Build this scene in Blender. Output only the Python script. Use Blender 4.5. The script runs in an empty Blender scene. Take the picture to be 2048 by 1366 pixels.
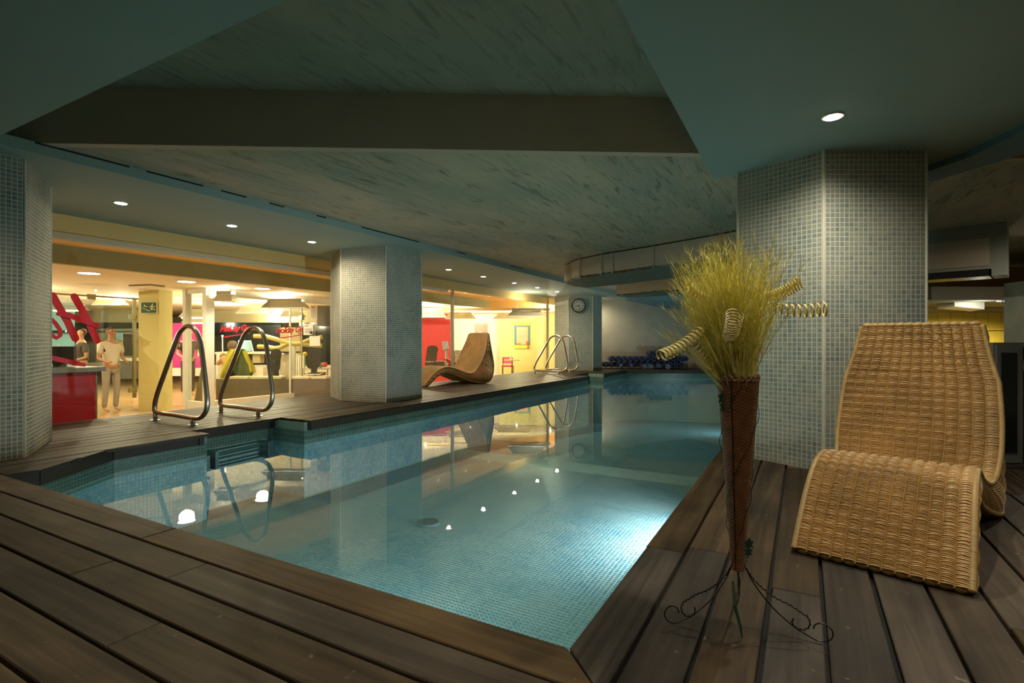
import bpy, math, random
import numpy as np
from mathutils import Vector, Matrix
random.seed(7); np.random.seed(7)
PI = math.pi
sc = bpy.context.scene
COL = sc.collection
U = 0.82                      # all layout lengths below are in deck units (camera height = 1); U turns them into metres
TH = math.radians(29)         # the camera looks 29 degrees to the left of the pool's long axis (+Y)
FW = (-math.sin(TH), math.cos(TH)); RT = (math.cos(TH), math.sin(TH))
FL, CY = 1050.0, 683.0

# ---------------------------------------------------------------- camera, world, exposure
cd = bpy.data.cameras.new('camera'); cam = bpy.data.objects.new('camera', cd); COL.objects.link(cam)
cd.sensor_width = 36; cd.lens = FL / 2048 * 36; cd.clip_start = 0.02; cd.clip_end = 200
cam.location = (0, 0, U); cam.rotation_euler = (PI / 2, 0, TH)
sc.camera = cam
wd = bpy.data.worlds.new('world'); sc.world = wd; wd.use_nodes = True
wd.node_tree.nodes['Background'].inputs[0].default_value = (0.35, 0.55, 0.5, 1)
wd.node_tree.nodes['Background'].inputs[1].default_value = 0.006
sc.view_settings.view_transform = 'Standard'; sc.view_settings.look = 'None'
sc.view_settings.gamma = 1; sc.view_settings.use_curve_mapping = False
sc.view_settings.exposure = 0.0
sc.cycles.use_denoising = True
sc.cycles.max_bounces = 10; sc.cycles.diffuse_bounces = 4; sc.cycles.transparent_max_bounces = 16
sc.cycles.caustics_reflective = False; sc.cycles.caustics_refractive = False
sc.cycles.sample_clamp_indirect = 4.0

def light(name, kind, loc, energy, color, rot=(0, 0, 0), size=.1, size_y=None, angle=2.2, blend=.6):
    l = bpy.data.lights.new(name, kind); l.energy = energy; l.color = color
    if kind == 'AREA':
        l.size = size * U
        if size_y: l.shape = 'RECTANGLE'; l.size_y = size_y * U
    else:
        l.shadow_soft_size = size * U
    if kind == 'SPOT': l.spot_size = angle; l.spot_blend = blend
    o = bpy.data.objects.new(name, l); COL.objects.link(o)
    o.location = [c * U for c in loc]; o.rotation_euler = rot
    return o
WARM = (1.0, .84, .58); COOL = (.78, .95, 1.0); GYM = (1.0, .86, .60)
SPOTS_L = [(-6.75, y) for y in (3.05, 4.37, 5.69, 9.33, 10.75, 12.3, 13.7, 15.1, 18.4)]
SPOTS_R = [(.17, 4.01), (.17, 2.25), (.17, .4), (.17, -1.4)]
ZL, ZR = 2.57, 2.47           # undersides of the left and the right soffit
for (x, y) in SPOTS_L:
    light('downlight_or_fill', 'SPOT', (x, y, ZL - .03), 9 if y < 4 else 58, WARM, size=.035, angle=3.0, blend=.7)
for i, (x, y) in enumerate(SPOTS_R):
    light('downlight_or_fill', 'SPOT', (x, y, ZR - .03), (64, 62, 28, 14)[i], (1.0, .93, .76), size=.035, angle=2.75, blend=1.0)
for (x, y) in ((-1.9, .35), (-4.7, 1.25), (-6.6, .35)):  # added fill spots without fixtures, brighten the left pillar and front deck
    light('downlight_or_fill', 'SPOT', (x, y, ZL - .03), 32 if x == -4.7 else 16, WARM, size=.035, angle=2.4, blend=.9)
# pool lamps (their housings are built with the pool)
light('pool_lamp_beam', 'SPOT', (-.74, 5.2, -.55), 230, (.95, .95, 1.0), rot=(math.radians(66), 0, math.radians(88)), size=.09, angle=2.6, blend=.8)
light('pool_lamp_beam', 'SPOT', (-.78, 15.6, -.6), 170, (.8, .97, 1.0), rot=(math.radians(84), 0, math.radians(80)), size=.09, angle=2.7, blend=.8)
light('pool_lamp_beam', 'SPOT', (-2.4, 1.62, -.6), 110, (.85, .97, .97), rot=(math.radians(78), 0, math.radians(25)), size=.09, angle=2.7, blend=.8)
# gym light: the round ceiling lights, then added fill points between the fixtures
for (x, y, z, e) in ((-11.4, 4.64, 2.15, 60), (-11.23, 6.28, 2.15, 60), (-11.15, 7.98, 2.15, 60)):
    light('round_lamp_beam', 'SPOT', (x, y, z), e * 1.6, GYM, size=.14, angle=2.9, blend=.6)
for (x, y, z, e) in ((-13.4, 2.6, 1.98, 14), (-15.6, 4.6, 1.98, 95), (-17.2, 7.8, 1.98, 90), (-13.6, 8.6, 1.98, 60), (-14.3, 10.6, 1.98, 80), (-17.0, 10.6, 1.98, 90), (-18.6, 14, 1.98, 80)):
    light('gym_fill_glow', 'POINT', (x, y, z), e * 1.6, GYM, size=.02)
for (d, l, z, e) in ((17.6, -2.9, 1.98, 50), (21.6, -1.7, 1.98, 170), (21.8, .2, 1.98, 75), (20.6, 1.5, 1.98, 60)):
    light('gym_fill_glow', 'POINT', (d * FW[0] + l * RT[0], d * FW[1] + l * RT[1], z), e * 1.7, GYM, size=.02)
light('cold_room_glow', 'POINT', (-20.5, 6.2, 1.9), 150, (.6, .95, 1.0), size=.1)
light('downlight_or_fill', 'SPOT', (2.3, 2.2, ZR - .08), 45, (1, .9, .68), size=.035, angle=2.6, blend=.9)  # added fill spot without a fixture, lights the locker corner
light('downlight_or_fill', 'SPOT', (3.7, 8.2, 2.62), 120, (1, .9, .7), size=.035, angle=3.05, blend=.5)  # added fill spot out of view, lights the bulkhead and low ceiling

# ---------------------------------------------------------------- pixel rays to real planes
def W(d, lat, z): return (d * FW[0] + lat * RT[0], d * FW[1] + lat * RT[1], z)
def PD(px, py, d): return W(d, (px - 1024) / FL * d, 1 - (py - CY) / FL * d)
def PX(px, py, x):
    l = (px - 1024) / FL; rx = FW[0] + l * RT[0]; d = x / rx
    return PD(px, py, d)

# ---------------------------------------------------------------- materials
def nt(name):
    m = bpy.data.materials.new(name); m.use_nodes = True
    t = m.node_tree; b = t.nodes['Principled BSDF']
    return m, t, b
def lk(t, a, b): t.links.new(a, b)
def mat(name, col, rough=.6, metal=0, var=.0, scale=6, bump=0, bscale=60, emit=None, es=1, spec=.5, alpha=None):
    m, t, b = nt(name)
    b.inputs['Base Color'].default_value = (*col, 1); b.inputs['Roughness'].default_value = rough
    b.inputs['Metallic'].default_value = metal; b.inputs['Specular IOR Level'].default_value = spec
    tc = t.nodes.new('ShaderNodeTexCoord')
    if var:
        n = t.nodes.new('ShaderNodeTexNoise'); n.inputs['Scale'].default_value = scale; n.inputs['Detail'].default_value = 5
        lk(t, tc.outputs['Object'], n.inputs['Vector'])
        mx = t.nodes.new('ShaderNodeMix'); mx.data_type = 'RGBA'
        mx.inputs[6].default_value = (*[c * (1 - var) for c in col], 1); mx.inputs[7].default_value = (*[min(1, c * (1 + var)) for c in col], 1)
        lk(t, n.outputs['Fac'], mx.inputs[0]); lk(t, mx.outputs[2], b.inputs['Base Color'])
    if bump:
        n2 = t.nodes.new('ShaderNodeTexNoise'); n2.inputs['Scale'].default_value = bscale; n2.inputs['Detail'].default_value = 4
        lk(t, tc.outputs['Object'], n2.inputs['Vector'])
        bp = t.nodes.new('ShaderNodeBump'); bp.inputs['Strength'].default_value = bump; bp.inputs['Distance'].default_value = .01
        lk(t, n2.outputs['Fac'], bp.inputs['Height']); lk(t, bp.outputs['Normal'], b.inputs['Normal'])
    if emit:
        b.inputs['Emission Color'].default_value = (*emit, 1); b.inputs['Emission Strength'].default_value = es
    return m
def ramp(t, src, stops):
    r = t.nodes.new('ShaderNodeValToRGB')
    while len(r.color_ramp.elements) < len(stops): r.color_ramp.elements.new(.5)
    for e, (p, c) in zip(r.color_ramp.elements, stops): e.position = p; e.color = (*c, 1)
    lk(t, src, r.inputs['Fac']); return r
def wood(name, dark, light_, axis, rough=.62, blotch=.5, marks=True):
    m, t, b = nt(name)
    tc = t.nodes.new('ShaderNodeTexCoord'); oi = t.nodes.new('ShaderNodeObjectInfo')
    mp = t.nodes.new('ShaderNodeMapping'); s = [28, 28, 28]; s[axis] = 1.3; mp.inputs['Scale'].default_value = s
    ad = t.nodes.new('ShaderNodeVectorMath'); ad.operation = 'ADD'
    ml = t.nodes.new('ShaderNodeMath'); ml.operation = 'MULTIPLY'; ml.inputs[1].default_value = 37
    lk(t, oi.outputs['Random'], ml.inputs[0]); lk(t, tc.outputs['Object'], ad.inputs[0]); lk(t, ml.outputs[0], ad.inputs[1])
    lk(t, ad.outputs[0], mp.inputs['Vector'])
    n = t.nodes.new('ShaderNodeTexNoise'); n.inputs['Scale'].default_value = 1; n.inputs['Detail'].default_value = 7; n.inputs['Distortion'].default_value = .5
    lk(t, mp.outputs[0], n.inputs['Vector'])
    r = ramp(t, n.outputs['Fac'], [(.3, dark), (.7, light_)])
    n2 = t.nodes.new('ShaderNodeTexNoise'); n2.inputs['Scale'].default_value = 2.2; n2.inputs['Detail'].default_value = 6
    lk(t, ad.outputs[0], n2.inputs['Vector'])
    r2 = ramp(t, n2.outputs['Fac'], [(.35, (1 - blotch,) * 3), (.7, (1.15,) * 3)])
    mu = t.nodes.new('ShaderNodeMix'); mu.data_type = 'RGBA'; mu.blend_type = 'MULTIPLY'; mu.inputs[0].default_value = 1
    lk(t, r.outputs[0], mu.inputs[6]); lk(t, r2.outputs[0], mu.inputs[7])
    hs = t.nodes.new('ShaderNodeHueSaturation')
    mr = t.nodes.new('ShaderNodeMapRange'); mr.inputs['To Min'].default_value = .62; mr.inputs['To Max'].default_value = 1.35
    mr2 = t.nodes.new('ShaderNodeMapRange'); mr2.inputs['To Min'].default_value = .55; mr2.inputs['To Max'].default_value = 1.15
    ms = t.nodes.new('ShaderNodeMath'); ms.operation = 'FRACT'; lk(t, ml.outputs[0], ms.inputs[0])
    lk(t, oi.outputs['Random'], mr.inputs[0]); lk(t, ms.outputs[0], mr2.inputs[0])
    lk(t, mu.outputs[2], hs.inputs['Color']); lk(t, mr.outputs[0], hs.inputs['Value']); lk(t, mr2.outputs[0], hs.inputs['Saturation'])
    out = hs.outputs[0]
    if marks:      # small dried splashes on the boards
        v = t.nodes.new('ShaderNodeTexNoise'); v.inputs['Scale'].default_value = 22; v.inputs['Detail'].default_value = 5
        lk(t, ad.outputs[0], v.inputs['Vector'])
        r3 = ramp(t, v.outputs['Fac'], [(.70, (0, 0, 0)), (.76, (.45,) * 3)])
        mm = t.nodes.new('ShaderNodeMix'); mm.data_type = 'RGBA'; mm.inputs[7].default_value = (.34, .28, .19, 1)
        lk(t, r3.outputs[0], mm.inputs[0]); lk(t, out, mm.inputs[6]); out = mm.outputs[2]
    lk(t, out, b.inputs['Base Color'])
    b.inputs['Roughness'].default_value = rough; b.inputs['Specular IOR Level'].default_value = .22
    bp = t.nodes.new('ShaderNodeBump'); bp.inputs['Strength'].default_value = .25; bp.inputs['Distance'].default_value = .003
    lk(t, n.outputs['Fac'], bp.inputs['Height']); lk(t, bp.outputs['Normal'], b.inputs['Normal'])
    return m
def tilemat(name, stops, rough=.25, patch=.0, patchcol=(.3, .33, .3)):
    """glazed mosaic: a tint per tile (mesh attribute), cloudy glaze inside it"""
    m, t, b = nt(name)
    at = t.nodes.new('ShaderNodeAttribute'); at.attribute_name = 'tint'
    tc = t.nodes.new('ShaderNodeTexCoord')
    n = t.nodes.new('ShaderNodeTexNoise'); n.inputs['Scale'].default_value = 3.5; n.inputs['Detail'].default_value = 6
    lk(t, tc.outputs['Object'], n.inputs['Vector'])
    a = t.nodes.new('ShaderNodeMath'); a.operation = 'MULTIPLY_ADD'; a.inputs[1].default_value = .5
    s = t.nodes.new('ShaderNodeMath'); s.operation = 'SUBTRACT'; s.inputs[1].default_value = .25
    lk(t, n.outputs['Fac'], s.inputs[0]); lk(t, at.outputs['Fac'], a.inputs[0]); lk(t, s.outputs[0], a.inputs[2])
    n3 = t.nodes.new('ShaderNodeTexNoise'); n3.inputs['Scale'].default_value = 70; lk(t, tc.outputs['Object'], n3.inputs['Vector'])
    a2 = t.nodes.new('ShaderNodeMath'); a2.operation = 'MULTIPLY_ADD'; a2.inputs[1].default_value = .5
    lk(t, n3.outputs['Fac'], a2.inputs[0]); lk(t, a.outputs[0], a2.inputs[2])
    r = ramp(t, a2.outputs[0], stops); out = r.outputs[0]
    if patch:      # white scale bloom on some areas
        n4 = t.nodes.new('ShaderNodeTexNoise'); n4.inputs['Scale'].default_value = 1.6; n4.inputs['Detail'].default_value = 3
        lk(t, tc.outputs['Object'], n4.inputs['Vector'])
        r4 = ramp(t, n4.outputs['Fac'], [(.48, (0,) * 3), (.66, (patch,) * 3)])
        mm = t.nodes.new('ShaderNodeMix'); mm.data_type = 'RGBA'; mm.inputs[7].default_value = (*patchcol, 1)
        lk(t, r4.outputs[0], mm.inputs[0]); lk(t, out, mm.inputs[6]); out = mm.outputs[2]
    lk(t, out, b.inputs['Base Color']); b.inputs['Roughness'].default_value = rough; b.inputs['Specular IOR Level'].default_value = .3
    return m
def slabmat(name, base, patch, dark, rough=.8, strength=.6):
    """painted board-marked concrete"""
    m, t, b = nt(name)
    tc = t.nodes.new('ShaderNodeTexCoord')
    mp = t.nodes.new('ShaderNodeMapping'); mp.inputs['Rotation'].default_value = (0, 0, .12); mp.inputs['Scale'].default_value = (2.2, .8, 1)
    lk(t, tc.outputs['Object'], mp.inputs[0])
    n = t.nodes.new('ShaderNodeTexNoise'); n.inputs['Scale'].default_value = .8; n.inputs['Detail'].default_value = 9; n.inputs['Roughness'].default_value = .65
    lk(t, mp.outputs[0], n.inputs['Vector'])
    r = ramp(t, n.outputs['Fac'], [(.36, base), (.62, patch)])
    mp2 = t.nodes.new('ShaderNodeMapping'); mp2.inputs['Rotation'].default_value = (0, 0, .15); mp2.inputs['Scale'].default_value = (9, 1.3, 1)
    lk(t, tc.outputs['Object'], mp2.inputs[0])
    n2 = t.nodes.new('ShaderNodeTexNoise'); n2.inputs['Scale'].default_value = 1.7; n2.inputs['Detail'].default_value = 8; n2.inputs['Distortion'].default_value = 1.2
    lk(t, mp2.outputs[0], n2.inputs['Vector'])
    r2 = ramp(t, n2.outputs['Fac'], [(.32, (.28,) * 3), (.44, (1,) * 3)])
    mu = t.nodes.new('ShaderNodeMix'); mu.data_type = 'RGBA'; mu.blend_type = 'MULTIPLY'; mu.inputs[0].default_value = strength
    lk(t, r.outputs[0], mu.inputs[6]); lk(t, r2.outputs[0], mu.inputs[7])
    lk(t, mu.outputs[2], b.inputs['Base Color']); b.inputs['Roughness'].default_value = rough
    bp = t.nodes.new('ShaderNodeBump'); bp.inputs['Strength'].default_value = .8; bp.inputs['Distance'].default_value = .02
    lk(t, n2.outputs['Fac'], bp.inputs['Height']); lk(t, bp.outputs['Normal'], b.inputs['Normal'])
    return m
def schlick(t, f0):
    g = t.nodes.new('ShaderNodeNewGeometry'); d = t.nodes.new('ShaderNodeVectorMath'); d.operation = 'DOT_PRODUCT'
    lk(t, g.outputs['Incoming'], d.inputs[0]); lk(t, g.outputs['Normal'], d.inputs[1])
    a = t.nodes.new('ShaderNodeMath'); a.operation = 'ABSOLUTE'; lk(t, d.outputs['Value'], a.inputs[0])
    b = t.nodes.new('ShaderNodeMath'); b.operation = 'SUBTRACT'; b.inputs[0].default_value = 1; lk(t, a.outputs[0], b.inputs[1])
    c = t.nodes.new('ShaderNodeMath'); c.operation = 'POWER'; c.inputs[1].default_value = 5; lk(t, b.outputs[0], c.inputs[0])
    e = t.nodes.new('ShaderNodeMath'); e.operation = 'MULTIPLY_ADD'; e.inputs[1].default_value = 1 - f0; e.inputs[2].default_value = f0; lk(t, c.outputs[0], e.inputs[0])
    return e
def glassmat(name, tint=(.96, .98, .95), refl=1.0):
    m, t, b = nt(name); t.nodes.remove(b); o = t.nodes['Material Output']
    tr = t.nodes.new('ShaderNodeBsdfTransparent'); tr.inputs[0].default_value = (*tint, 1)
    gl = t.nodes.new('ShaderNodeBsdfGlossy'); gl.inputs['Roughness'].default_value = .0; gl.inputs['Color'].default_value = (refl,) * 3 + (1,)
    fr = schlick(t, .035)
    mx = t.nodes.new('ShaderNodeMixShader'); lk(t, fr.outputs[0], mx.inputs[0]); lk(t, tr.outputs[0], mx.inputs[1]); lk(t, gl.outputs[0], mx.inputs[2])
    lk(t, mx.outputs[0], o.inputs[0]); return m
def watermat():
    m, t, b = nt('pool_water'); t.nodes.remove(b); o = t.nodes['Material Output']
    tr = t.nodes.new('ShaderNodeBsdfTransparent'); tr.inputs[0].default_value = (.78, .94, .95, 1)
    gl = t.nodes.new('ShaderNodeBsdfGlossy'); gl.inputs['Roughness'].default_value = .012
    fr = schlick(t, .03)
    tc = t.nodes.new('ShaderNodeTexCoord'); n = t.nodes.new('ShaderNodeTexNoise'); n.inputs['Scale'].default_value = 3; n.inputs['Detail'].default_value = 2
    lk(t, tc.outputs['Object'], n.inputs['Vector'])
    bp = t.nodes.new('ShaderNodeBump'); bp.inputs['Strength'].default_value = .02; bp.inputs['Distance'].default_value = .02
    lk(t, n.outputs['Fac'], bp.inputs['Height']); lk(t, bp.outputs['Normal'], gl.inputs['Normal'])
    mx = t.nodes.new('ShaderNodeMixShader'); lk(t, fr.outputs[0], mx.inputs[0]); lk(t, tr.outputs[0], mx.inputs[1]); lk(t, gl.outputs[0], mx.inputs[2])
    lk(t, mx.outputs[0], o.inputs[0]); return m
TEAL = (.30, .40, .36)
WM = 1
M_ = dict(
    plank_x=wood('deck_wood_x', (.058, .037, .019), (.15, .098, .049), 0),
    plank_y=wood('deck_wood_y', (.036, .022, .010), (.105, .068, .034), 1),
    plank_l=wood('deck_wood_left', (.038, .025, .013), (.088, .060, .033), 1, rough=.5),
    fascia=mat('dark_fascia', (.035, .026, .016), .6, var=.3),
    soffit=mat('teal_paint', TEAL, .75, var=.06, scale=1.2, bump=.05),
    soffit2=mat('blue_paint', (.13, .27, .34), .75, var=.06, scale=1.2),
    slab=slabmat('far_slab', (.34, .35, .27), (.56, .46, .32), .5),
    slab2=slabmat('near_slab', (.28, .26, .19), (.38, .34, .24), .7, strength=.4),
    riser=mat('brown_riser', (.60, .46, .34), .8, var=.15, scale=2, bump=.1),
    dull=mat('dull_paint', (.30, .28, .21), .8, var=.1),
    yellow=mat('yellow_paint', (.85, .58, .22), .7, var=.05),
    olive=mat('olive_paint', (.34, .38, .20), .7, var=.05),
    cornice=mat('cornice_plaster', (.62, .52, .34), .6, var=.1),
    white=mat('white_paint', (.78, .76, .68), .5, var=.04),
    cream=mat('cream_ceiling', (.84, .76, .58), .8, var=.04),
    gymfloor=mat('gym_floor_wood', (.55, .34, .15), .35, var=.2, scale=3),
    grout=mat('pale_grout', (.66, .64, .52), .8, var=.15, scale=5),
    tileR=tilemat('mosaic_right', [(.15, (.13, .18, .18)), (.5, (.23, .28, .255)), (.85, (.35, .37, .30))], .3, .6, (.44, .43, .34)),
    tileL=tilemat('mosaic_left', [(.15, (.10, .13, .12)), (.5, (.20, .225, .19)), (.85, (.34, .33, .26))], .6, .6, (.40, .39, .32)),
    tile3=tilemat('mosaic_far', [(.15, (.12, .17, .17)), (.5, (.19, .24, .22)), (.85, (.28, .3, .26))], .35),
    tileP=tilemat('mosaic_pool', [(.15, (.09, .23, .29)), (.5, (.155, .34, .42)), (.85, (.30, .46, .48))], .3),
    tileB=tilemat('mosaic_band', [(.15, (.04, .10, .09)), (.5, (.075, .15, .13)), (.85, (.12, .2, .17))], .3),
    groutP=mat('pool_grout', (.42, .60, .56), .8, var=.1),
    groutB=mat('band_grout', (.22, .34, .28), .8, var=.1),
    steel=mat('brushed_steel', (.60, .55, .47), .28, 1, var=.1, scale=20),
    chrome=mat('chrome', (.75, .74, .7), .15, 1),
    darkmetal=mat('black_iron', (.03, .028, .022), .4, .6),
    rattan=mat('rattan', (.46, .275, .10), .5, var=.55, scale=5, bump=.2),
    rattan2=mat('rattan_border', (.36, .225, .075), .5, var=.35, scale=14, bump=.2),
    basket=mat('dark_wicker', (.21, .085, .03), .4, var=.6, scale=30),
    grass=mat('dyed_grass', (.88, .70, .15), .6, var=.35, scale=6),
    curl=mat('gold_curl', (.85, .68, .22), .35, var=.15, scale=20),
    leaf=mat('dark_leaf', (.02, .06, .03), .5),
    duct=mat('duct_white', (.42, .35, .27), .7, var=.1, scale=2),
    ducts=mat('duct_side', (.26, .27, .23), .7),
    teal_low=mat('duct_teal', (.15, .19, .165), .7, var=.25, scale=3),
    farwall=mat('far_wall', (.42, .40, .33), .75, var=.22, scale=2.2, bump=.3, bscale=25),
    black=mat('black', (.008, .008, .008), .5),
    red=mat('red_lacquer', (.62, .02, .03), .25),
    redL=mat('red_vinyl', (.60, .008, .02), .4),
    greytop=mat('grey_top', (.30, .30, .24), .35),
    glass=glassmat('clear_glass'), glass2=glassmat('partition_glass', (.93, .95, .9)),
    water=watermat(),
    lamp=mat('lamp_disc', (1, .95, .85), .4, emit=(1, .93, .75), es=30),
    gymlamp=mat('gym_lamp_disc', (1, .95, .8), .4, emit=(1, .93, .68), es=18),
    dimtube=mat('diffuser_glow', (1, 1, .9), .4, emit=(1, .95, .8), es=1.1),
    tube=mat('fluorescent_tube', (1, 1, .9), .4, emit=(1, .95, .75), es=14),
    poollamp=mat('pool_lamp_lens', (1, 1, 1), .3, emit=(.85, .97, 1), es=12),
    shade=mat('lamp_shade_grey', (.35, .30, .20), .5),
    pink=mat('magenta_wall', (.55, .03, .22), .6), redwall=mat('red_wall', (.62, .05, .05), .6, var=.1),
    lime=mat('lime_wall', (.66, .60, .24), .6, var=.04), white2=mat('bright_wall', (.9, .82, .68), .6),
    cyan=mat('cyan_wall', (.45, .75, .72), .6), pineY=None,
    blackplastic=mat('black_plastic', (.02, .018, .016), .45), greypad=mat('grey_pad', (.16, .14, .12), .4),
    gbench=mat('grey_bench', (.17, .14, .11), .4, var=.1), ymetal=mat('yellow_machine', (.62, .50, .14), .4),
    blue=mat('blue_foam', (.035, .045, .12), .8, bump=.3, bscale=30), blue2=mat('grey_blue_rubber', (.06, .09, .16), .5),
    jacket=mat('yellow_jacket', (.55, .46, .03), .7, var=.2, scale=12), green=mat('dark_green_lining', (.09, .11, .03), .7),
    skin=mat('skin', (.55, .30, .18), .55), hair=mat('brown_hair', (.10, .045, .02), .6, bump=.4, bscale=80),
    cloth_w=mat('cream_clothes', (.75, .70, .60), .8, var=.1), cloth_d=mat('dark_clothes', (.06, .045, .04), .8), cloth_o=mat('rust_top', (.42, .12, .05), .8),
    jeans=mat('pale_trousers', (.38, .34, .28), .8), paper=mat('paper', (.85, .82, .74), .7), ink=mat('print_grey', (.35, .33, .3), .7),
    signgreen=mat('sign_green', (.02, .10, .055), .4), signw=mat('sign_pale', (.75, .78, .55), .4), posterb=mat('poster_blue', (.05, .17, .24), .5),
    posterp=mat('poster_peach', (.72, .42, .26), .5), posterl=mat('poster_lime', (.6, .62, .05), .5), posterr=mat('poster_red', (.75, .10, .05), .5),
    pinkpl=mat('pink_plastic', (.85, .12, .25), .4), locker=mat('locker_grey', (.17, .175, .16), .5, var=.05), darkglass=mat('dark_glass', (.012, .018, .018), .08),
    drain=mat('drain_grey', (.15, .22, .22), .6), rust=mat('rust_foam', (.11, .075, .025), .9, var=.5, scale=25), clockface=mat('clock_face', (.45, .45, .4), .4),
    wallpanel=mat('gym_back_beige', (.50, .42, .25), .7), navy=mat('night_window', (.012, .018, .02), .08), subfloor=mat('subfloor', (.006, .006, .005), .9),
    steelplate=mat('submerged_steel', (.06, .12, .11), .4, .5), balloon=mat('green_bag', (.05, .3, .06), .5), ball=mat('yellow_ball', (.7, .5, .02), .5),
)
M_['pineY'] = mat('yellow_pine', (.80, .56, .06), .5, var=.18, scale=3)

# ---------------------------------------------------------------- mesh builder
class B:
    def __init__(s): s.v = []; s.f = []; s.t = []
    def add(s, vs, fs, tint=.5):
        o = len(s.v); s.v += [tuple(v) for v in vs]; s.f += [tuple(i + o for i in f) for f in fs]; s.t += [tint] * len(fs); return s
    def box(s, a, b):
        (x0, y0, z0), (x1, y1, z1) = a, b
        return s.add([(x0, y0, z0), (x1, y0, z0), (x1, y1, z0), (x0, y1, z0), (x0, y0, z1), (x1, y0, z1), (x1, y1, z1), (x0, y1, z1)],
                     [(3, 2, 1, 0), (4, 5, 6, 7), (0, 1, 5, 4), (1, 2, 6, 5), (2, 3, 7, 6), (3, 0, 4, 7)])
    def hexa(s, p):
        return s.add(p, [(3, 2, 1, 0), (4, 5, 6, 7), (0, 1, 5, 4), (1, 2, 6, 5), (2, 3, 7, 6), (3, 0, 4, 7)])
    def prism(s, poly, z0, z1):
        n = len(poly); z0 = z0 if hasattr(z0, '__len__') else [z0] * n; z1 = z1 if hasattr(z1, '__len__') else [z1] * n
        return s.add([(x, y, z0[i]) for i, (x, y) in enumerate(poly)] + [(x, y, z1[i]) for i, (x, y) in enumerate(poly)],
                     [tuple(range(n))[::-1], tuple(range(n, 2 * n))] + [(i, (i + 1) % n, n + (i + 1) % n, n + i) for i in range(n)])
    def bev(s, poly, z0, z1, b=.006):     # prism with a softened top edge
        n = len(poly); cx = sum(p[0] for p in poly) / n; cy = sum(p[1] for p in poly) / n
        ins = [(x - (b if x > cx else -b), y - (b if y > cy else -b)) for x, y in poly]
        return s.add([(x, y, z0) for x, y in poly] + [(x, y, z1 - b) for x, y in poly] + [(x, y, z1) for x, y in ins],
                     [tuple(range(n))[::-1], tuple(range(2 * n, 3 * n))] + [(i, (i + 1) % n, n + (i + 1) % n, n + i) for i in range(n)]
                     + [(n + i, n + (i + 1) % n, 2 * n + (i + 1) % n, 2 * n + i) for i in range(n)])
    def fbox(s, px0, px1, py0, py1, d, th):    # upright box on the building's oblique grid at forward distance d
        l0, l1 = (px0 - 1024) / FL * d, (px1 - 1024) / FL * d; z1, z0 = 1 - (py0 - CY) / FL * d, 1 - (py1 - CY) / FL * d
        return s.hexa([W(d, l0, z0), W(d, l1, z0), W(d + th, l1, z0), W(d + th, l0, z0), W(d, l0, z1), W(d, l1, z1), W(d + th, l1, z1), W(d + th, l0, z1)])
    def tube(s, pts, r, n=8, closed=False, cap=True):
        P = [Vector(p) for p in pts]; m = len(P); R = r if hasattr(r, '__len__') else [r] * m
        T = []
        for i in range(m):
            a = P[(i - 1) % m] if (closed or i > 0) else P[0]; b = P[(i + 1) % m] if (closed or i < m - 1) else P[-1]
            t = (b - a); T.append(t.normalized() if t.length > 1e-9 else Vector((0, 0, 1)))
        ref = Vector((0, 0, 1)) if abs(T[0].z) < .9 else Vector((1, 0, 0))
        nrm = (ref - T[0] * ref.dot(T[0])).normalized(); vs = []
        for i in range(m):
            nrm = nrm - T[i] * nrm.dot(T[i]); nrm = nrm.normalized() if nrm.length > 1e-6 else T[i].orthogonal().normalized()
            bi = T[i].cross(nrm)
            for k in range(n):
                a = 2 * PI * k / n; vs.append(P[i] + (nrm * math.cos(a) + bi * math.sin(a)) * R[i])
        fs = []
        for i in range(m if closed else m - 1):
            j = (i + 1) % m
            for k in range(n): fs.append((i * n + k, i * n + (k + 1) % n, j * n + (k + 1) % n, j * n + k))
        if cap and not closed: fs += [tuple(range(n))[::-1], tuple(range((m - 1) * n, m * n))]
        return s.add(vs, fs)
    def lathe(s, c, prof, n=24):
        vs = []
        for r, z in prof:
            for k in range(n): a = 2 * PI * k / n; vs.append((c[0] + r * math.cos(a), c[1] + r * math.sin(a), c[2] + z))
        fs = [(i * n + k, i * n + (k + 1) % n, (i + 1) * n + (k + 1) % n, (i + 1) * n + k) for i in range(len(prof) - 1) for k in range(n)]
        fs += [tuple(range(n))[::-1], tuple(range((len(prof) - 1) * n, len(prof) * n))]
        return s.add(vs, fs)
    def ball(s, c, r, n=12, m=8, sq=(1, 1, 1)):
        prof = [(max(1e-4, math.sin(PI * i / m)) * r, -math.cos(PI * i / m) * r) for i in range(m + 1)]
        o = len(s.v); s.lathe((0, 0, 0), prof, n)
        for i in range(o, len(s.v)): v = s.v[i]; s.v[i] = (c[0] + v[0] * sq[0], c[1] + v[1] * sq[1], c[2] + v[2] * sq[2])
        return s
    def build(s, name, m, parent=None, smooth=False, local=False):
        V = np.array(s.v, dtype=float)
        if parent is not None: base = np.zeros(3) if local else np.array(parent.get('_o', (0, 0, 0)))
        else: lo, hi = V.min(0), V.max(0); base = np.array([(lo[0] + hi[0]) / 2, (lo[1] + hi[1]) / 2, lo[2]])
        me = bpy.data.meshes.new(name); me.from_pydata([tuple(v) for v in (V - base) * U], [], s.f)
        if len(set(s.t)) > 1:
            at = me.attributes.new('tint', 'FLOAT', 'FACE'); at.data.foreach_set('value', s.t)
        me.materials.append(M_[m] if isinstance(m, str) else m)
        if smooth: me.polygons.foreach_set('use_smooth', [True] * len(me.polygons))
        o = bpy.data.objects.new(name, me); COL.objects.link(o)
        if parent is not None: o.parent = parent; o['_o'] = [float(x) for x in (parent.get('_o', (0, 0, 0)))] if not local else [0, 0, 0]
        else: o.location = base * U; o['_o'] = [float(x) for x in base]
        return o
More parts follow.
